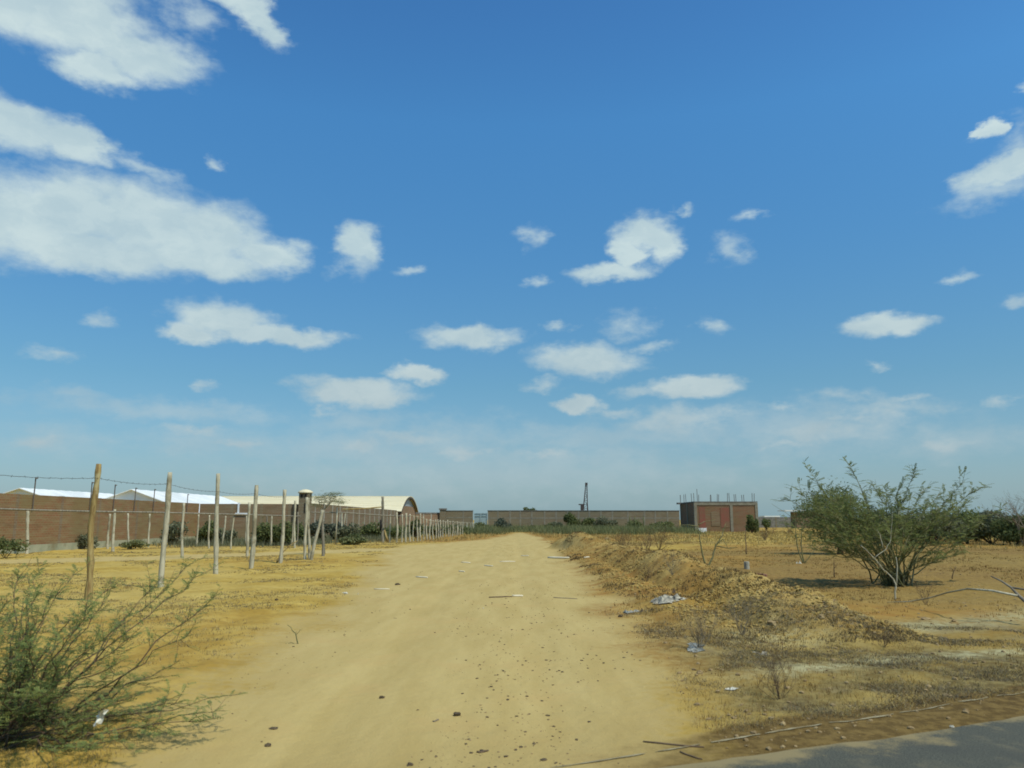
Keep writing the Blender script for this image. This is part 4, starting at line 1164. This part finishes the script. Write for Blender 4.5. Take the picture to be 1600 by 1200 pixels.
# thin tree with a flat airy crown above the gateway
tb = GT(507, 866); Yt = tb.y
e = thing('thin_tree', tb, 'thin tree with a flat airy crown above the gateway poles', 'tree')
mb = MB(); tr = [tb - Vector((0, 0, .1)), P(505, 835, Yt), P(503.5, 800, Yt)]
mb.tube(tr, [.05, .045, .04], 6); r = random.Random(9); lv = Leaves()
for (u, v) in ((497, 782), (492, 790), (503, 778), (512, 775), (520, 773), (526, 772), (516, 783), (508, 786), (498, 776), (522, 779)):
    t = P(u, v, Yt + r.uniform(-.5, .5)); mb.tube([tr[2], tr[2].lerp(t, .55) + rvec(r, .03), t], [.022, .014, .006], 4, cap=False)
    for j in range(70):
        q = t + Vector((r.gauss(0, .17), r.gauss(0, .17), r.gauss(0, .06))); lv.feather(q, Vector((r.gauss(0, 1), r.gauss(0, 1), .1)), .18, r, 4)
mb.build('trunk', M['post_pale'], e, smooth=True); lv.build('crown', M['leaf_light'], e)
tb = GT(527, 858); Yt = 47
e = thing('small_tree', Vector((fx(526, 47), 47, 0)), 'small pale tree with a little crown right of the thin airy tree', 'tree')
mb = MB(); mb.tube([e.location, P(526, 815, Yt), P(527, 793, Yt)], [.05, .045, .04], 6); lv = Leaves()
for j in range(160):
    q = P(531 + r.gauss(0, 4.5), 785 + r.gauss(0, 2), Yt + r.gauss(0, .2)); lv.feather(q, Vector((r.gauss(0, 1), r.gauss(0, 1), .1)), .22, r, 4)
mb.tube([P(527, 793, Yt), P(531, 785, Yt)], [.03, .01], 4); mb.build('trunk', M['post_pale'], e, smooth=True); lv.build('crown', M['leaf_light'], e)


# ------------------------------------------------------------------ saplings and dry stems at right
def stick_plant(name, label, base_uv, polylines, rad, m, cat='sapling', leaves=None, dys=None):
    b = GT(*base_uv); e = thing(name, b, label, cat)
    for k, pl in enumerate(polylines):
        w_ = pl[0] if isinstance(pl[0], (int, float)) else 1.0
        pp = pl[1:] if isinstance(pl[0], (int, float)) else pl
        pts = []
        for i, (u, v) in enumerate(pp): pts.append(P(u, v, b.y + (dys[k] if dys else 0) * i / len(pp)))
        if k == 0 or pp[0] == base_uv: pts[0] = b - Vector((0, 0, .04))
        mb = MB(); n = len(pts)
        fine = []
        for i in range(n - 1):
            for j in range(3): fine.append(pts[i].lerp(pts[i + 1], j / 3) + (rvec(rnd, .006) if j else Vector()))
        fine.append(pts[-1]); n = len(fine)
        mb.tube(fine, [rad * w_ * (1 - .7 * i / (n - 1)) for i in range(n)], 6); mb.build('stem', m, e, smooth=True)
    return e
stick_plant('forked_sapling', 'bare V-shaped sapling with two green stems on top of the earth bank', (1104, 889),
            [[(1104, 889), (1098, 868), (1094, 845), (1090, 820)], [(1104, 889), (1114, 870), (1118, 852), (1128, 838), (1134, 818)], [.5, (1118, 852), (1130, 842), (1134, 850), (1138, 858)],
             [.5, (1118, 853), (1140, 857), (1152, 855)], [.5, (1090, 822), (1076, 820), (1062, 821)], [.5, (1091, 820), (1100, 815), (1118, 812)], [.4, (1128, 838), (1130, 826), (1137, 822)]], .036, M['bark_green'])
stick_plant('green_sapling', 'slim green sapling with two stems left of the feathery bush', (1256, 880),
            [[(1256, 880), (1248, 862), (1244, 840), (1243, 815), (1240, 798)], [(1256, 880), (1253, 860), (1252, 835), (1256, 812)], [.6, (1256, 880), (1266, 868), (1276, 855), (1290, 845)], [.4, (1243, 815), (1234, 806), (1226, 800), (1205, 787)]], .03, M['bark_green'])
stick_plant('dead_plant', 'thin dead upright stem in the field left of the feathery bush', (1304, 902), [[(1304, 902), (1303, 888), (1303, 872)], [.6, (1303, 888), (1309, 880)]], .018, M['twig_dark'], 'dead plant')
stick_plant('dead_plant', 'thin dark stick standing in the field before the brick block', (1166, 866), [[(1166, 866), (1165, 845), (1164.5, 828)]], .03, M['twig_dark'], 'dead plant')
stick_plant('dead_plant', 'thin dead stem right of the feathery bush', (1488, 904), [[(1488, 904), (1490, 893), (1494, 884)], [.6, (1490, 893), (1484, 885)]], .016, M['twig_dark'], 'dead plant')
stick_plant('broken_sapling', 'pale forked dead sapling in front of the feathery bush', (1398, 938),
            [[(1398, 938), (1400, 915), (1396, 905), (1380, 890), (1366, 872), (1345, 852)], [.9, (1401, 915), (1402, 885), (1400, 870)], [.5, (1366, 872), (1385, 858), (1392, 842), (1394, 800)], [.5, (1380, 858), (1375, 835), (1370, 828)]], .018, M['post_pale'], 'sapling')
b = GT(1386, 941)
e = thing('fallen_branch', b, 'long pale arching bare branch lying over the grass at right', 'branch')
def uvline(pts_, Ys): return [P(u, v, y) for (u, v), y in zip(pts_, Ys)]
mb = MB(); mb.tube(uvline([(1386, 941), (1420, 940), (1450, 935), (1480, 926), (1512, 920), (1550, 923), (1590, 931)], [14.0, 13.8, 13.4, 12.9, 12.4, 12.0, 11.8]), [.005, .009, .011, .012, .014, .016, .018], 6); mb.build('limb', M['post_pale'], e, smooth=True)
mb = MB(); mb.tube(uvline([(1548, 900), (1565, 908), (1580, 918), (1592, 931), (1612, 948)], [12.3, 12.1, 11.9, 11.8, 11.4]), [.008, .014, .018, .024, .03], 6); mb.build('limb', M['twig_grey'], e, smooth=True)
mb = MB(); mb.tube(uvline([(1580, 918), (1600, 921), (1625, 918)], [11.9, 11.8, 11.7]), [.016, .015, .012], 5); mb.build('limb', M['twig_grey'], e, smooth=True)

r = random.Random(77)
wd = [(1093, 1012, 72, 'tall grey dry weed on the slope below the white rubbish', 14), (833, 906, 0, '', 0), (1011, 906, 34, 'small dry weed at the foot of the bank near the road', 8), (1160, 990, 60, 'twiggy dry weed on the bank right of the rubbish', 9),
      (1218, 1092, 85, 'tall thin dead weed in the right foreground by the paper sheet', 7), (1050, 895, 40, 'small brown weed on the bank left of the V-shaped sapling', 9), (1010, 868, 40, 'brown bush of dead stems on the field side of the bank', 12),
      (975, 862, 36, 'grey tangled dead weed behind the first mound', 14), (1030, 860, 44, 'dark bare bush between the bank and the orange field', 10), (1380, 1010, 40, 'pale dead weed below the feathery bush', 8),
      (1195, 845, 22, 'grey low dead bush in the orange field before the brick block', 22), (1232, 835, 18, 'tiny dark bush in the field right of the brick block', 10), (1447, 945, 46, 'thin dry weed under the arching branch', 5),
      (1210, 835, 14, 'tiny reddish dark stump bush right of the brick block', 12)]
for (u, v, hp, lab, n) in wd:
    if not hp: continue
    b = GT(u, v); H = hp * b.y / FPX
    bare_tree('dead_weed', lab, b, H, r, M['twig_dark' if v < 880 or n < 9 else 'twig_grey'], .45, 3, max(.0022, H * .006), n + 4, 'weed')
b = GT(459, 1005)
stick_plant('green_seedling', 'small green seedling standing alone at the left edge of the road', (466, 1006), [[(466, 1006), (463, 994), (456, 984), (449, 976)], [.6, (466, 1006), (455, 1004), (446, 1005)], [.5, (462, 992), (468, 986), (472, 982)]], .008, M['leaf_light'], 'seedling')
b = GT(466, 1006); 
r = random.Random(3)


# ------------------------------------------------------------------ things lying about
def scrap(name, label, u, v, wpx, hpx, m, seed, cat='rubbish', n=3, crumple=.5, n_pieces=5):
    r = random.Random(seed); b = GT(u, v); s = b.y / FPX
    mb = MB(); W2 = wpx * s / 2; HH_ = hpx * s
    for k in range(n_pieces):
        c = b + Vector((r.uniform(-.7, .7) * W2, r.uniform(-.8, .8) * W2, 0)); c.z = tz(c.x, c.y)
        g = 5; sz = W2 * r.uniform(.35, .6); ro = r.uniform(0, 3.14)
        vs = []
        for i in range(g):
            for j in range(g):
                x = (i / (g - 1) - .5) * 2 * sz * r.uniform(.75, 1.1); y = (j / (g - 1) - .5) * 1.5 * sz * r.uniform(.75, 1.1)
                xx = x * math.cos(ro) - y * math.sin(ro); yy = x * math.sin(ro) + y * math.cos(ro)
                ed = (i in (0, g - 1)) or (j in (0, g - 1))
                vs.append((c.x + xx, c.y + yy, tz(c.x + xx, c.y + yy) + (.006 if ed else 0) + abs(r.gauss(0, crumple)) * HH_ * (.25 if ed else .8)))
        mb.add(vs, [(i * g + j, (i + 1) * g + j, (i + 1) * g + j + 1, i * g + j + 1) for i in range(g - 1) for j in range(g - 1)])
    return tag(mb.build(name, m, None, origin=b), label, cat)
scrap('rubbish_heap', 'heap of white and grey torn sheeting at the foot of the bank', 1048, 938, 48, 14, M['plastic_grey'], 1, n_pieces=16, crumple=.28)
scrap('dark_rag', 'dark rag lying on top of the white torn sheeting', 1051, 925, 10, 8, M['twig_dark'], 2, 'rag', n_pieces=3)
scrap('torn_bag', 'small bluish torn bag lying at the road edge below the bank', 984, 958, 26, 6, M['plastic_blue'], 3, 'bag', n_pieces=5)
scrap('paper_scrap', 'crumpled white paper scrap on the left side of the road', 544, 928, 13, 6, M['paper'], 4, 'paper', n_pieces=2)
scrap('paper_scrap', 'tiny white paper scrap just right of the crumpled one', 559, 929, 4, 3, M['paper'], 5, 'paper', n_pieces=1)
scrap('paper_sheet', 'pale pointed paper sheet flat in the weeds in the right foreground', 1140, 1080, 34, 4, M['paper'], 6, 'paper', n_pieces=2, crumple=.3)
scrap('plastic_shreds', 'grey plastic shreds under the tall dry weed', 1092, 1012, 44, 5, M['plastic_blue'], 7, n_pieces=5, crumple=.3)
scrap('plastic_shreds', 'pale plastic shreds in the right foreground weeds', 1190, 1023, 26, 4, M['plastic_grey'], 8, n_pieces=4, crumple=.3)
scrap('paper_scrap', 'white scrap left of the slim sapling in the field', 1246, 881, 12, 5, M['paper'], 9, 'paper', n_pieces=2)
scrap('paper_scrap', 'small white scrap on the middle of the road', 755, 951, 5, 2, M['paper'], 10, 'paper', n_pieces=1)
scrap('paper_scrap', 'pale scrap in the earth by the asphalt edge', 1492, 1138, 12, 7, M['paper'], 14, 'paper', n_pieces=1, crumple=.7)
# scrap hanging in the left bush
c = P(152, 1122, 4.75); mb = MB(); g = 5; vs = []
for i in range(g):
    for j in range(g):
        vs.append((c.x + (i / 4 - .5) * .045 + .03 * j / 4, c.y + rnd.gauss(0, .012), c.z + (j / 4 - .5) * .085 + rnd.gauss(0, .006)))
mb.add(vs, [(i * g + j, (i + 1) * g + j, (i + 1) * g + j + 1, i * g + j + 1) for i in range(g - 1) for j in range(g - 1)])
tag(mb.build('paper_scrap', M['paper'], None, origin=c), 'white scrap caught low in the sprawling thorn bush', 'paper')


def cane(label, a, b_, wpx, m='cane', name='dry_cane', cat='cane'):
    A_, B_ = GT(*a), GT(*b_); r_ = wpx * A_.y / FPX / 2
    pts = []
    for i in range(5):
        p = A_.lerp(B_, i / 4); p.z = tz(p.x, p.y) + r_ * .8; p.y += rnd.uniform(-.02, .02); pts.append(p)
    mb = MB(); mb.tube(pts, [r_ * .8, r_, r_ * 1.05, r_, r_ * .7], 6)
    return tag(mb.build(name, M[m], None, origin=A_, smooth=True), label, cat)
cane('pale cane lying on the left of the road above the paper scrap', (584, 921), (609, 921), 1.6)
cane('short pale cane lying left of the road centre, nearer the fences', (650, 902), (668, 903), 2)
cane('tiny pale cane lying on the road left of the long far ones', (717, 893), (726, 894), 2)
cane('pale cane lying furthest left in the far row across the road', (721, 879), (735, 880), 1.6)
cane('long pale cane of the far row across the road', (757, 884), (770, 885), 1.8)
cane('long thin pale cane lying on the road at the right end of the far row', (781, 878), (805, 878), 1.6)
cane('short pale cane at the right side of the road below the first mound', (814, 869), (826, 869), 1.4)
cane('pale board lying at the right roadside below the first mound', (856, 872), (889, 871), 3)
cane('small pale board next to the longer roadside board', (912, 872), (921, 871), 2.2)
cane('white and dark broken stick on the middle of the road', (800, 932), (817, 932), 3)
cane('thin dark twig beside the white broken stick', (764, 934), (800, 933), 1.8, 'twig_dark', 'dark_twig', 'twig')
cane('brown twig lying across the right half of the road', (865, 934), (902, 936), 1.2, 'twig_grey', 'dark_twig', 'twig')
cane('thin dark bent twig lying in the earth near the asphalt', (1005, 1160), (1100, 1168), 2.6, 'twig_dark', 'dark_twig', 'twig')
cane('dark twig lying in the earth right of the bent twig', (1063, 1176), (1098, 1188), 2.4, 'twig_dark', 'dark_twig', 'twig')
cane('short dark stick near the lower edge of the road', (745, 1176), (763, 1174), 3, 'twig_dark', 'dark_twig', 'twig')
cane('short twig on the road near the sprawling bush', (676, 1128), (686, 1125), 2.2, 'twig_grey', 'dark_twig', 'twig')


def rock_mesh(r, sx, sy, sz, sub=1):
    import bmesh
    bm_ = bmesh.new(); bmesh.ops.create_icosphere(bm_, subdivisions=sub, radius=1)
    for v_ in bm_.verts:
        k = 1 + r.gauss(0, .2); v_.co = Vector((v_.co.x * sx * k, v_.co.y * sy * k, v_.co.z * sz * k))
    me = [tuple(v_.co) for v_ in bm_.verts], [tuple(q.index for q in f_.verts) for f_ in bm_.faces]
    bm_.free(); return me
def rock(name, label, u, v, wpx, m, seed, cat='stone', hr=.6):
    r = random.Random(seed); b = GT(u, v); s = wpx * b.y / FPX / 2
    vs, fs = rock_mesh(r, s, s * .8, s * hr, 2); mb = MB(); mb.add([Vector(q) + b + Vector((0, 0, s * hr * .45)) for q in vs], fs)
    return tag(mb.build(name, m, None, origin=b), label, cat)
for (u, v, wp, m, lab, hr) in [(1301, 942, 16, 'stone', 'flat ochre stone left below the feathery bush', .45), (1283, 966, 10, 'stone', 'rounded brown stone on the end of the bank', .8), (1206, 976, 14, 'stone', 'brown stone low on the bank at its near end', .6),
                               (1093, 1053, 10, 'stone', 'reddish stone in the right foreground weeds', .7), (969, 964, 7, 'stone_dark', 'dark stone left of the bluish torn bag', .7), (1003, 956, 6, 'stone_dark', 'dark stone right of the bluish torn bag', .8),
                               (621, 914, 7, 'stone_dark', 'dark lump at the left of the road beside the paper scraps', .6), (432, 938, 5, 'stone_dark', 'dark lump alone in the field left of the road', .8),
                               (714, 1118, 12, 'stone_dark', 'big dark pebble on the near road left of centre', .5), (418, 1166, 9, 'stone_dark', 'grey pebble at the lower left of the road', .6), (427, 1139, 12, 'stone_dark', 'flat dark pebble at the lower left of the road', .3),
                               (641, 1196, 9, 'stone_dark', 'dark pebble at the very bottom of the road', .6), (850, 1188, 10, 'stone_dark', 'flat dark stone at the bottom of the road right of centre', .4), (597, 1091, 8, 'stone_dark', 'greyish pebble on the road above the big dark pebble', .7),
                               (1445, 968, 13, 'stone', 'pale flat stone on the grass below the arching branch', .4), (1491, 971, 9, 'stone', 'small pale stone right of the pale flat stone', .5), (949, 843, 9, 'stone', 'pale stone on the back of the first mound', .5)]:
    rock('stone', lab, u, v, wp, M[m], int(u), hr=hr)
# concrete stub and brick in the field
b = GT(1167, 889); s = b.y / FPX; mb = MB()
vs, n = [], 10
mb.tube([b - Vector((0, 0, .05)), b + Vector((0, 0, 9 * s)), b + Vector((0, 0, 11 * s))], [4.2 * s, 4.2 * s, 3.9 * s], 10)
tag(mb.build('concrete_stub', M['concrete'], None, origin=b), 'short grey concrete stub standing behind the earth bank', 'stub')
b = GT(1189, 901); s = b.y / FPX; mb = MB(); mb.box(b + Vector((0, 0, 2 * s)), (17 * s, 8 * s, 5 * s), Matrix.Rotation(R(-22), 3, 'Z') @ Matrix.Rotation(R(6), 3, 'Y'))
tag(mb.build('loose_brick', M['brick_red'], None, origin=b), 'single reddish brick lying behind the earth bank', 'brick')

# ------------------------------------------------------------------ stuff: pebbles, clods, grass, litter
def scatter_rocks(name, n, region, smin, smax, m, seed, flat=.6, power=2.5):
    rng = np.random.default_rng(seed); r = random.Random(seed)
    protos = [rock_mesh(r, 1, .8, flat, 1) for _ in range(6)]
    X, Y = region(rng, n); Z = terrain(X, Y)
    S = smin + (smax - smin) * rng.random(len(X)) ** power
    a = rng.uniform(0, 6.28, len(X)); VV = []; FF = []; off = 0
    for k in range(6):
        sel = np.arange(len(X)) % 6 == k
        v0 = np.array(protos[k][0]); f0 = np.array(protos[k][1])
        ca, sa = np.cos(a[sel])[:, None], np.sin(a[sel])[:, None]
        vx = v0[None, :, 0] * ca - v0[None, :, 1] * sa; vy = v0[None, :, 0] * sa + v0[None, :, 1] * ca
        s = S[sel][:, None]
        vv = np.stack([vx * s + X[sel][:, None], vy * s + Y[sel][:, None], v0[None, :, 2] * s + Z[sel][:, None] + s * flat * .3], -1)
        m_ = vv.shape[0]; ff = f0[None] + (np.arange(m_) * len(v0))[:, None, None] + off
        VV.append(vv.reshape(-1, 3)); FF.append(ff.reshape(-1, 3)); off += m_ * len(v0)
    o = mesh_np(name, np.concatenate(VV), np.concatenate(FF), m, 'stuff')
    return o


def polar(rng, n, r0, r1, a0=-42, a1=42, p=1.0):
    r_ = r0 + (r1 - r0) * rng.random(n) ** p; a = np.radians(rng.uniform(a0, a1, n))
    return r_ * np.sin(a), r_ * np.cos(a)


def reg_road(rng, n):
    X, Y = polar(rng, n * 3, 4.2, 45, -36, 30, 1.5)
    dens = sstep(fbm(X * .8 + 5, Y * .35, 91, 3), -.25, .3) * np.where(X > -1.0, 1.0, .45)
    k = (road_sd(X, Y) > .05) & (rng.random(len(X)) < dens); return X[k][:n], Y[k][:n]
def reg_berm(rng, n):
    X, Y = polar(rng, n * 12, 7, 50, 3, 36, 1.0); k = (berm(X, Y)[1] > .15) & (road_sd(X, Y) < .1) & (rng.random(len(X)) < .25 + 1.5 * (fbm(X * 1.1, Y * 1.1, 97, 2) + .3))
    return X[k][:n], Y[k][:n]
def reg_rough(rng, n):
    X, Y = polar(rng, n * 4, 4.5, 26, 2, 42, 1.2); k = (road_sd(X, Y) < 0) & (asphalt_sd(X, Y) > .1); return X[k][:n], Y[k][:n]
tag(scatter_rocks('road_pebbles', 4200, reg_road, .003, .019, M['stone_dark'], 1, .45, 3.2), 'dark pebbles strewn over the dirt road', 'pebbles')
tag(scatter_rocks('road_grit', 2500, reg_road, .004, .012, M['stone'], 2, .5, 2.0), 'brown grit strewn over the dirt road', 'grit')
tag(scatter_rocks('soil_clods', 15000, reg_berm, .006, .042, M['clod'], 3, .65, 4.0), 'broken clods of earth covering the bank', 'clods')
tag(scatter_rocks('loose_stones', 3000, reg_rough, .004, .030, M['stone'], 4, .6, 3.5), 'small loose stones in the weeds at right', 'stones')


def grass(name, region, n, hmin, hmax, m, seed, blades=7, wid=.0035, lean=.7, spread=.05, label='', cat='grass'):
    rng = np.random.default_rng(seed); X, Y = region(rng, n); n = len(X); Z = terrain(X, Y)
    X = np.repeat(X, blades); Y = np.repeat(Y, blades); Z = np.repeat(Z, blades); N_ = len(X)
    dist = np.hypot(X, Y)
    px = X + rng.normal(0, spread, N_) * .5; py = Y + rng.normal(0, spread, N_) * .5
    h = rng.uniform(hmin, hmax, N_) * np.repeat(rng.uniform(.5, 1.2, n), blades)
    a = rng.uniform(0, 6.28, N_); l = rng.random(N_) * lean * h
    tx = px + np.cos(a) * l; ty = py + np.sin(a) * l
    w_ = np.maximum(wid, dist / FPX * .45) * rng.uniform(.6, 1.3, N_); b = rng.uniform(0, 6.28, N_)
    wx, wy = np.cos(b) * w_, np.sin(b) * w_
    z0 = Z - .01
    V_ = np.stack([np.stack([px - wx, py - wy, z0], 1), np.stack([px + wx, py + wy, z0], 1),
                   np.stack([tx, ty, Z + h], 1)], 1).reshape(-1, 3)
    return tag(mesh_np(name, V_, np.arange(len(V_)).reshape(-1, 3), m, 'stuff'), label, cat)


def off_road(X, Y, mrg=0.0): return (np.maximum(road_sd(X, Y), track_sd(X, Y)) < mrg) & (asphalt_sd(X, Y) > .6)
def reg_left(rng, n):
    X, Y = polar(rng, n * 4, 5, 60, -43, 0, 1.15); k = off_road(X, Y, -.1) & (rng.random(len(X)) < sstep(fbm(X * .55, Y * .55, 101, 3), -.15, .3)); return X[k][:n], Y[k][:n]
def reg_right(rng, n):
    X, Y = polar(rng, n * 3, 5, 100, 1, 43, 1.25); k = off_road(X, Y, .05) & (rng.random(len(X)) < sstep(fbm(X * .45, Y * .45, 103, 3), -.2, .3)); return X[k][:n], Y[k][:n]
def reg_fore(rng, n):
    X, Y = polar(rng, n * 3, 4.6, 13, 6, 42, 1.0); k = off_road(X, Y, .05) & (asphalt_sd(X, Y) > .55) & (rng.random(len(X)) < sstep(fbm(X * 1.1, Y * 1.4, 105, 3), -.12, .3) * sstep(X, 1.2, 2.2)); return X[k][:n], Y[k][:n]
def reg_bank(rng, n):
    X, Y = polar(rng, n * 8, 8, 50, 2, 30, 1.0); k = (berm(X, Y)[1] > .05) & off_road(X, Y) & (rng.random(len(X)) < sstep(fbm(X * .9, Y * .6, 107, 3), -.05, .3)); return X[k][:n], Y[k][:n]
grass('dry_grass', reg_left, 11000, .012, .045, M['straw'], 11, 6, .002, 1.0, .06, 'short ochre dry grass on the field left of the road')
grass('brown_grass', reg_left, 9000, .012, .045, M['litter'], 12, 6, .002, 1.3, .07, 'short brown dead grass on the field left of the road')
grass('orange_grass', reg_right, 14000, .012, .06, M['straw_rust'], 13, 6, .002, .8, .08, 'rusty dry grass on the field right of the road')
grass('straw_grass', reg_right, 4500, .012, .05, M['straw'], 14, 6, .002, .9, .08, 'straw-coloured dry grass on the field right of the road')
grass('weed_litter', reg_fore, 13000, .006, .035, M['litter'], 15, 8, .0013, 3.2, .09, 'grey-brown dead weeds in the right foreground')
grass('foreground_straw', reg_fore, 6000, .006, .04, M['straw'], 16, 6, .0013, 2.6, .08, 'pale straw in the right foreground')
grass('bank_litter', reg_bank, 5000, .015, .07, M['litter_dark'], 17, 7, .0015, 1.4, .06, 'dark dead stems on the earth bank')
# tall straw at the foot of the far scrub
def reg_far(rng, n):
    X, Y = polar(rng, n * 3, 48, 108, -12, 34, .8); k = off_road(X, Y, -.4) & (X > -14); return X[k][:n], Y[k][:n]
grass('tall_field_grass', reg_far, 9000, .08, .28, M['straw'], 18, 4, .004, .5, .2, 'taller dry grass on the far fields before the wall')

def reg_scrub(rng, n):
    X, Y = polar(rng, n * 4, 80, 109, -9, 14, 1.0); k = (road_sd(X, Y) < -1.5) & (rng.random(len(X)) < sstep(fbm(X * .25, Y * .12, 111, 3), -.25, .15)) & (np.abs(X - 25) > 5); return X[k][:n], Y[k][:n]
grass('green_scrub', reg_scrub, 7000, .25, 1.0, M['leaf_light'], 19, 6, .01, 1.2, .6, 'dusty green scrub growing along the far wall', 'scrub')
def reg_scrub2(rng, n):
    X = rng.uniform(-21.5, -8.8, n * 3); Y = rng.uniform(44, 100, n * 3)
    k = (track_sd(X, Y) < -1) & (X < np.interp(Y, [44, 51, 90], [-9, -9.4, -5.5])) & (X > np.where(Y < 55, -22, -15)) & (rng.random(len(X)) < sstep(fbm(X * .3, Y * .2, 113, 3), -.25, .2)); return X[k][:n], Y[k][:n]
grass('green_weeds', reg_scrub2, 4200, .08, .5, M['leaf_grey'], 20, 6, .01, .8, .4, 'green weeds between the fences and the brick walls', 'weeds')
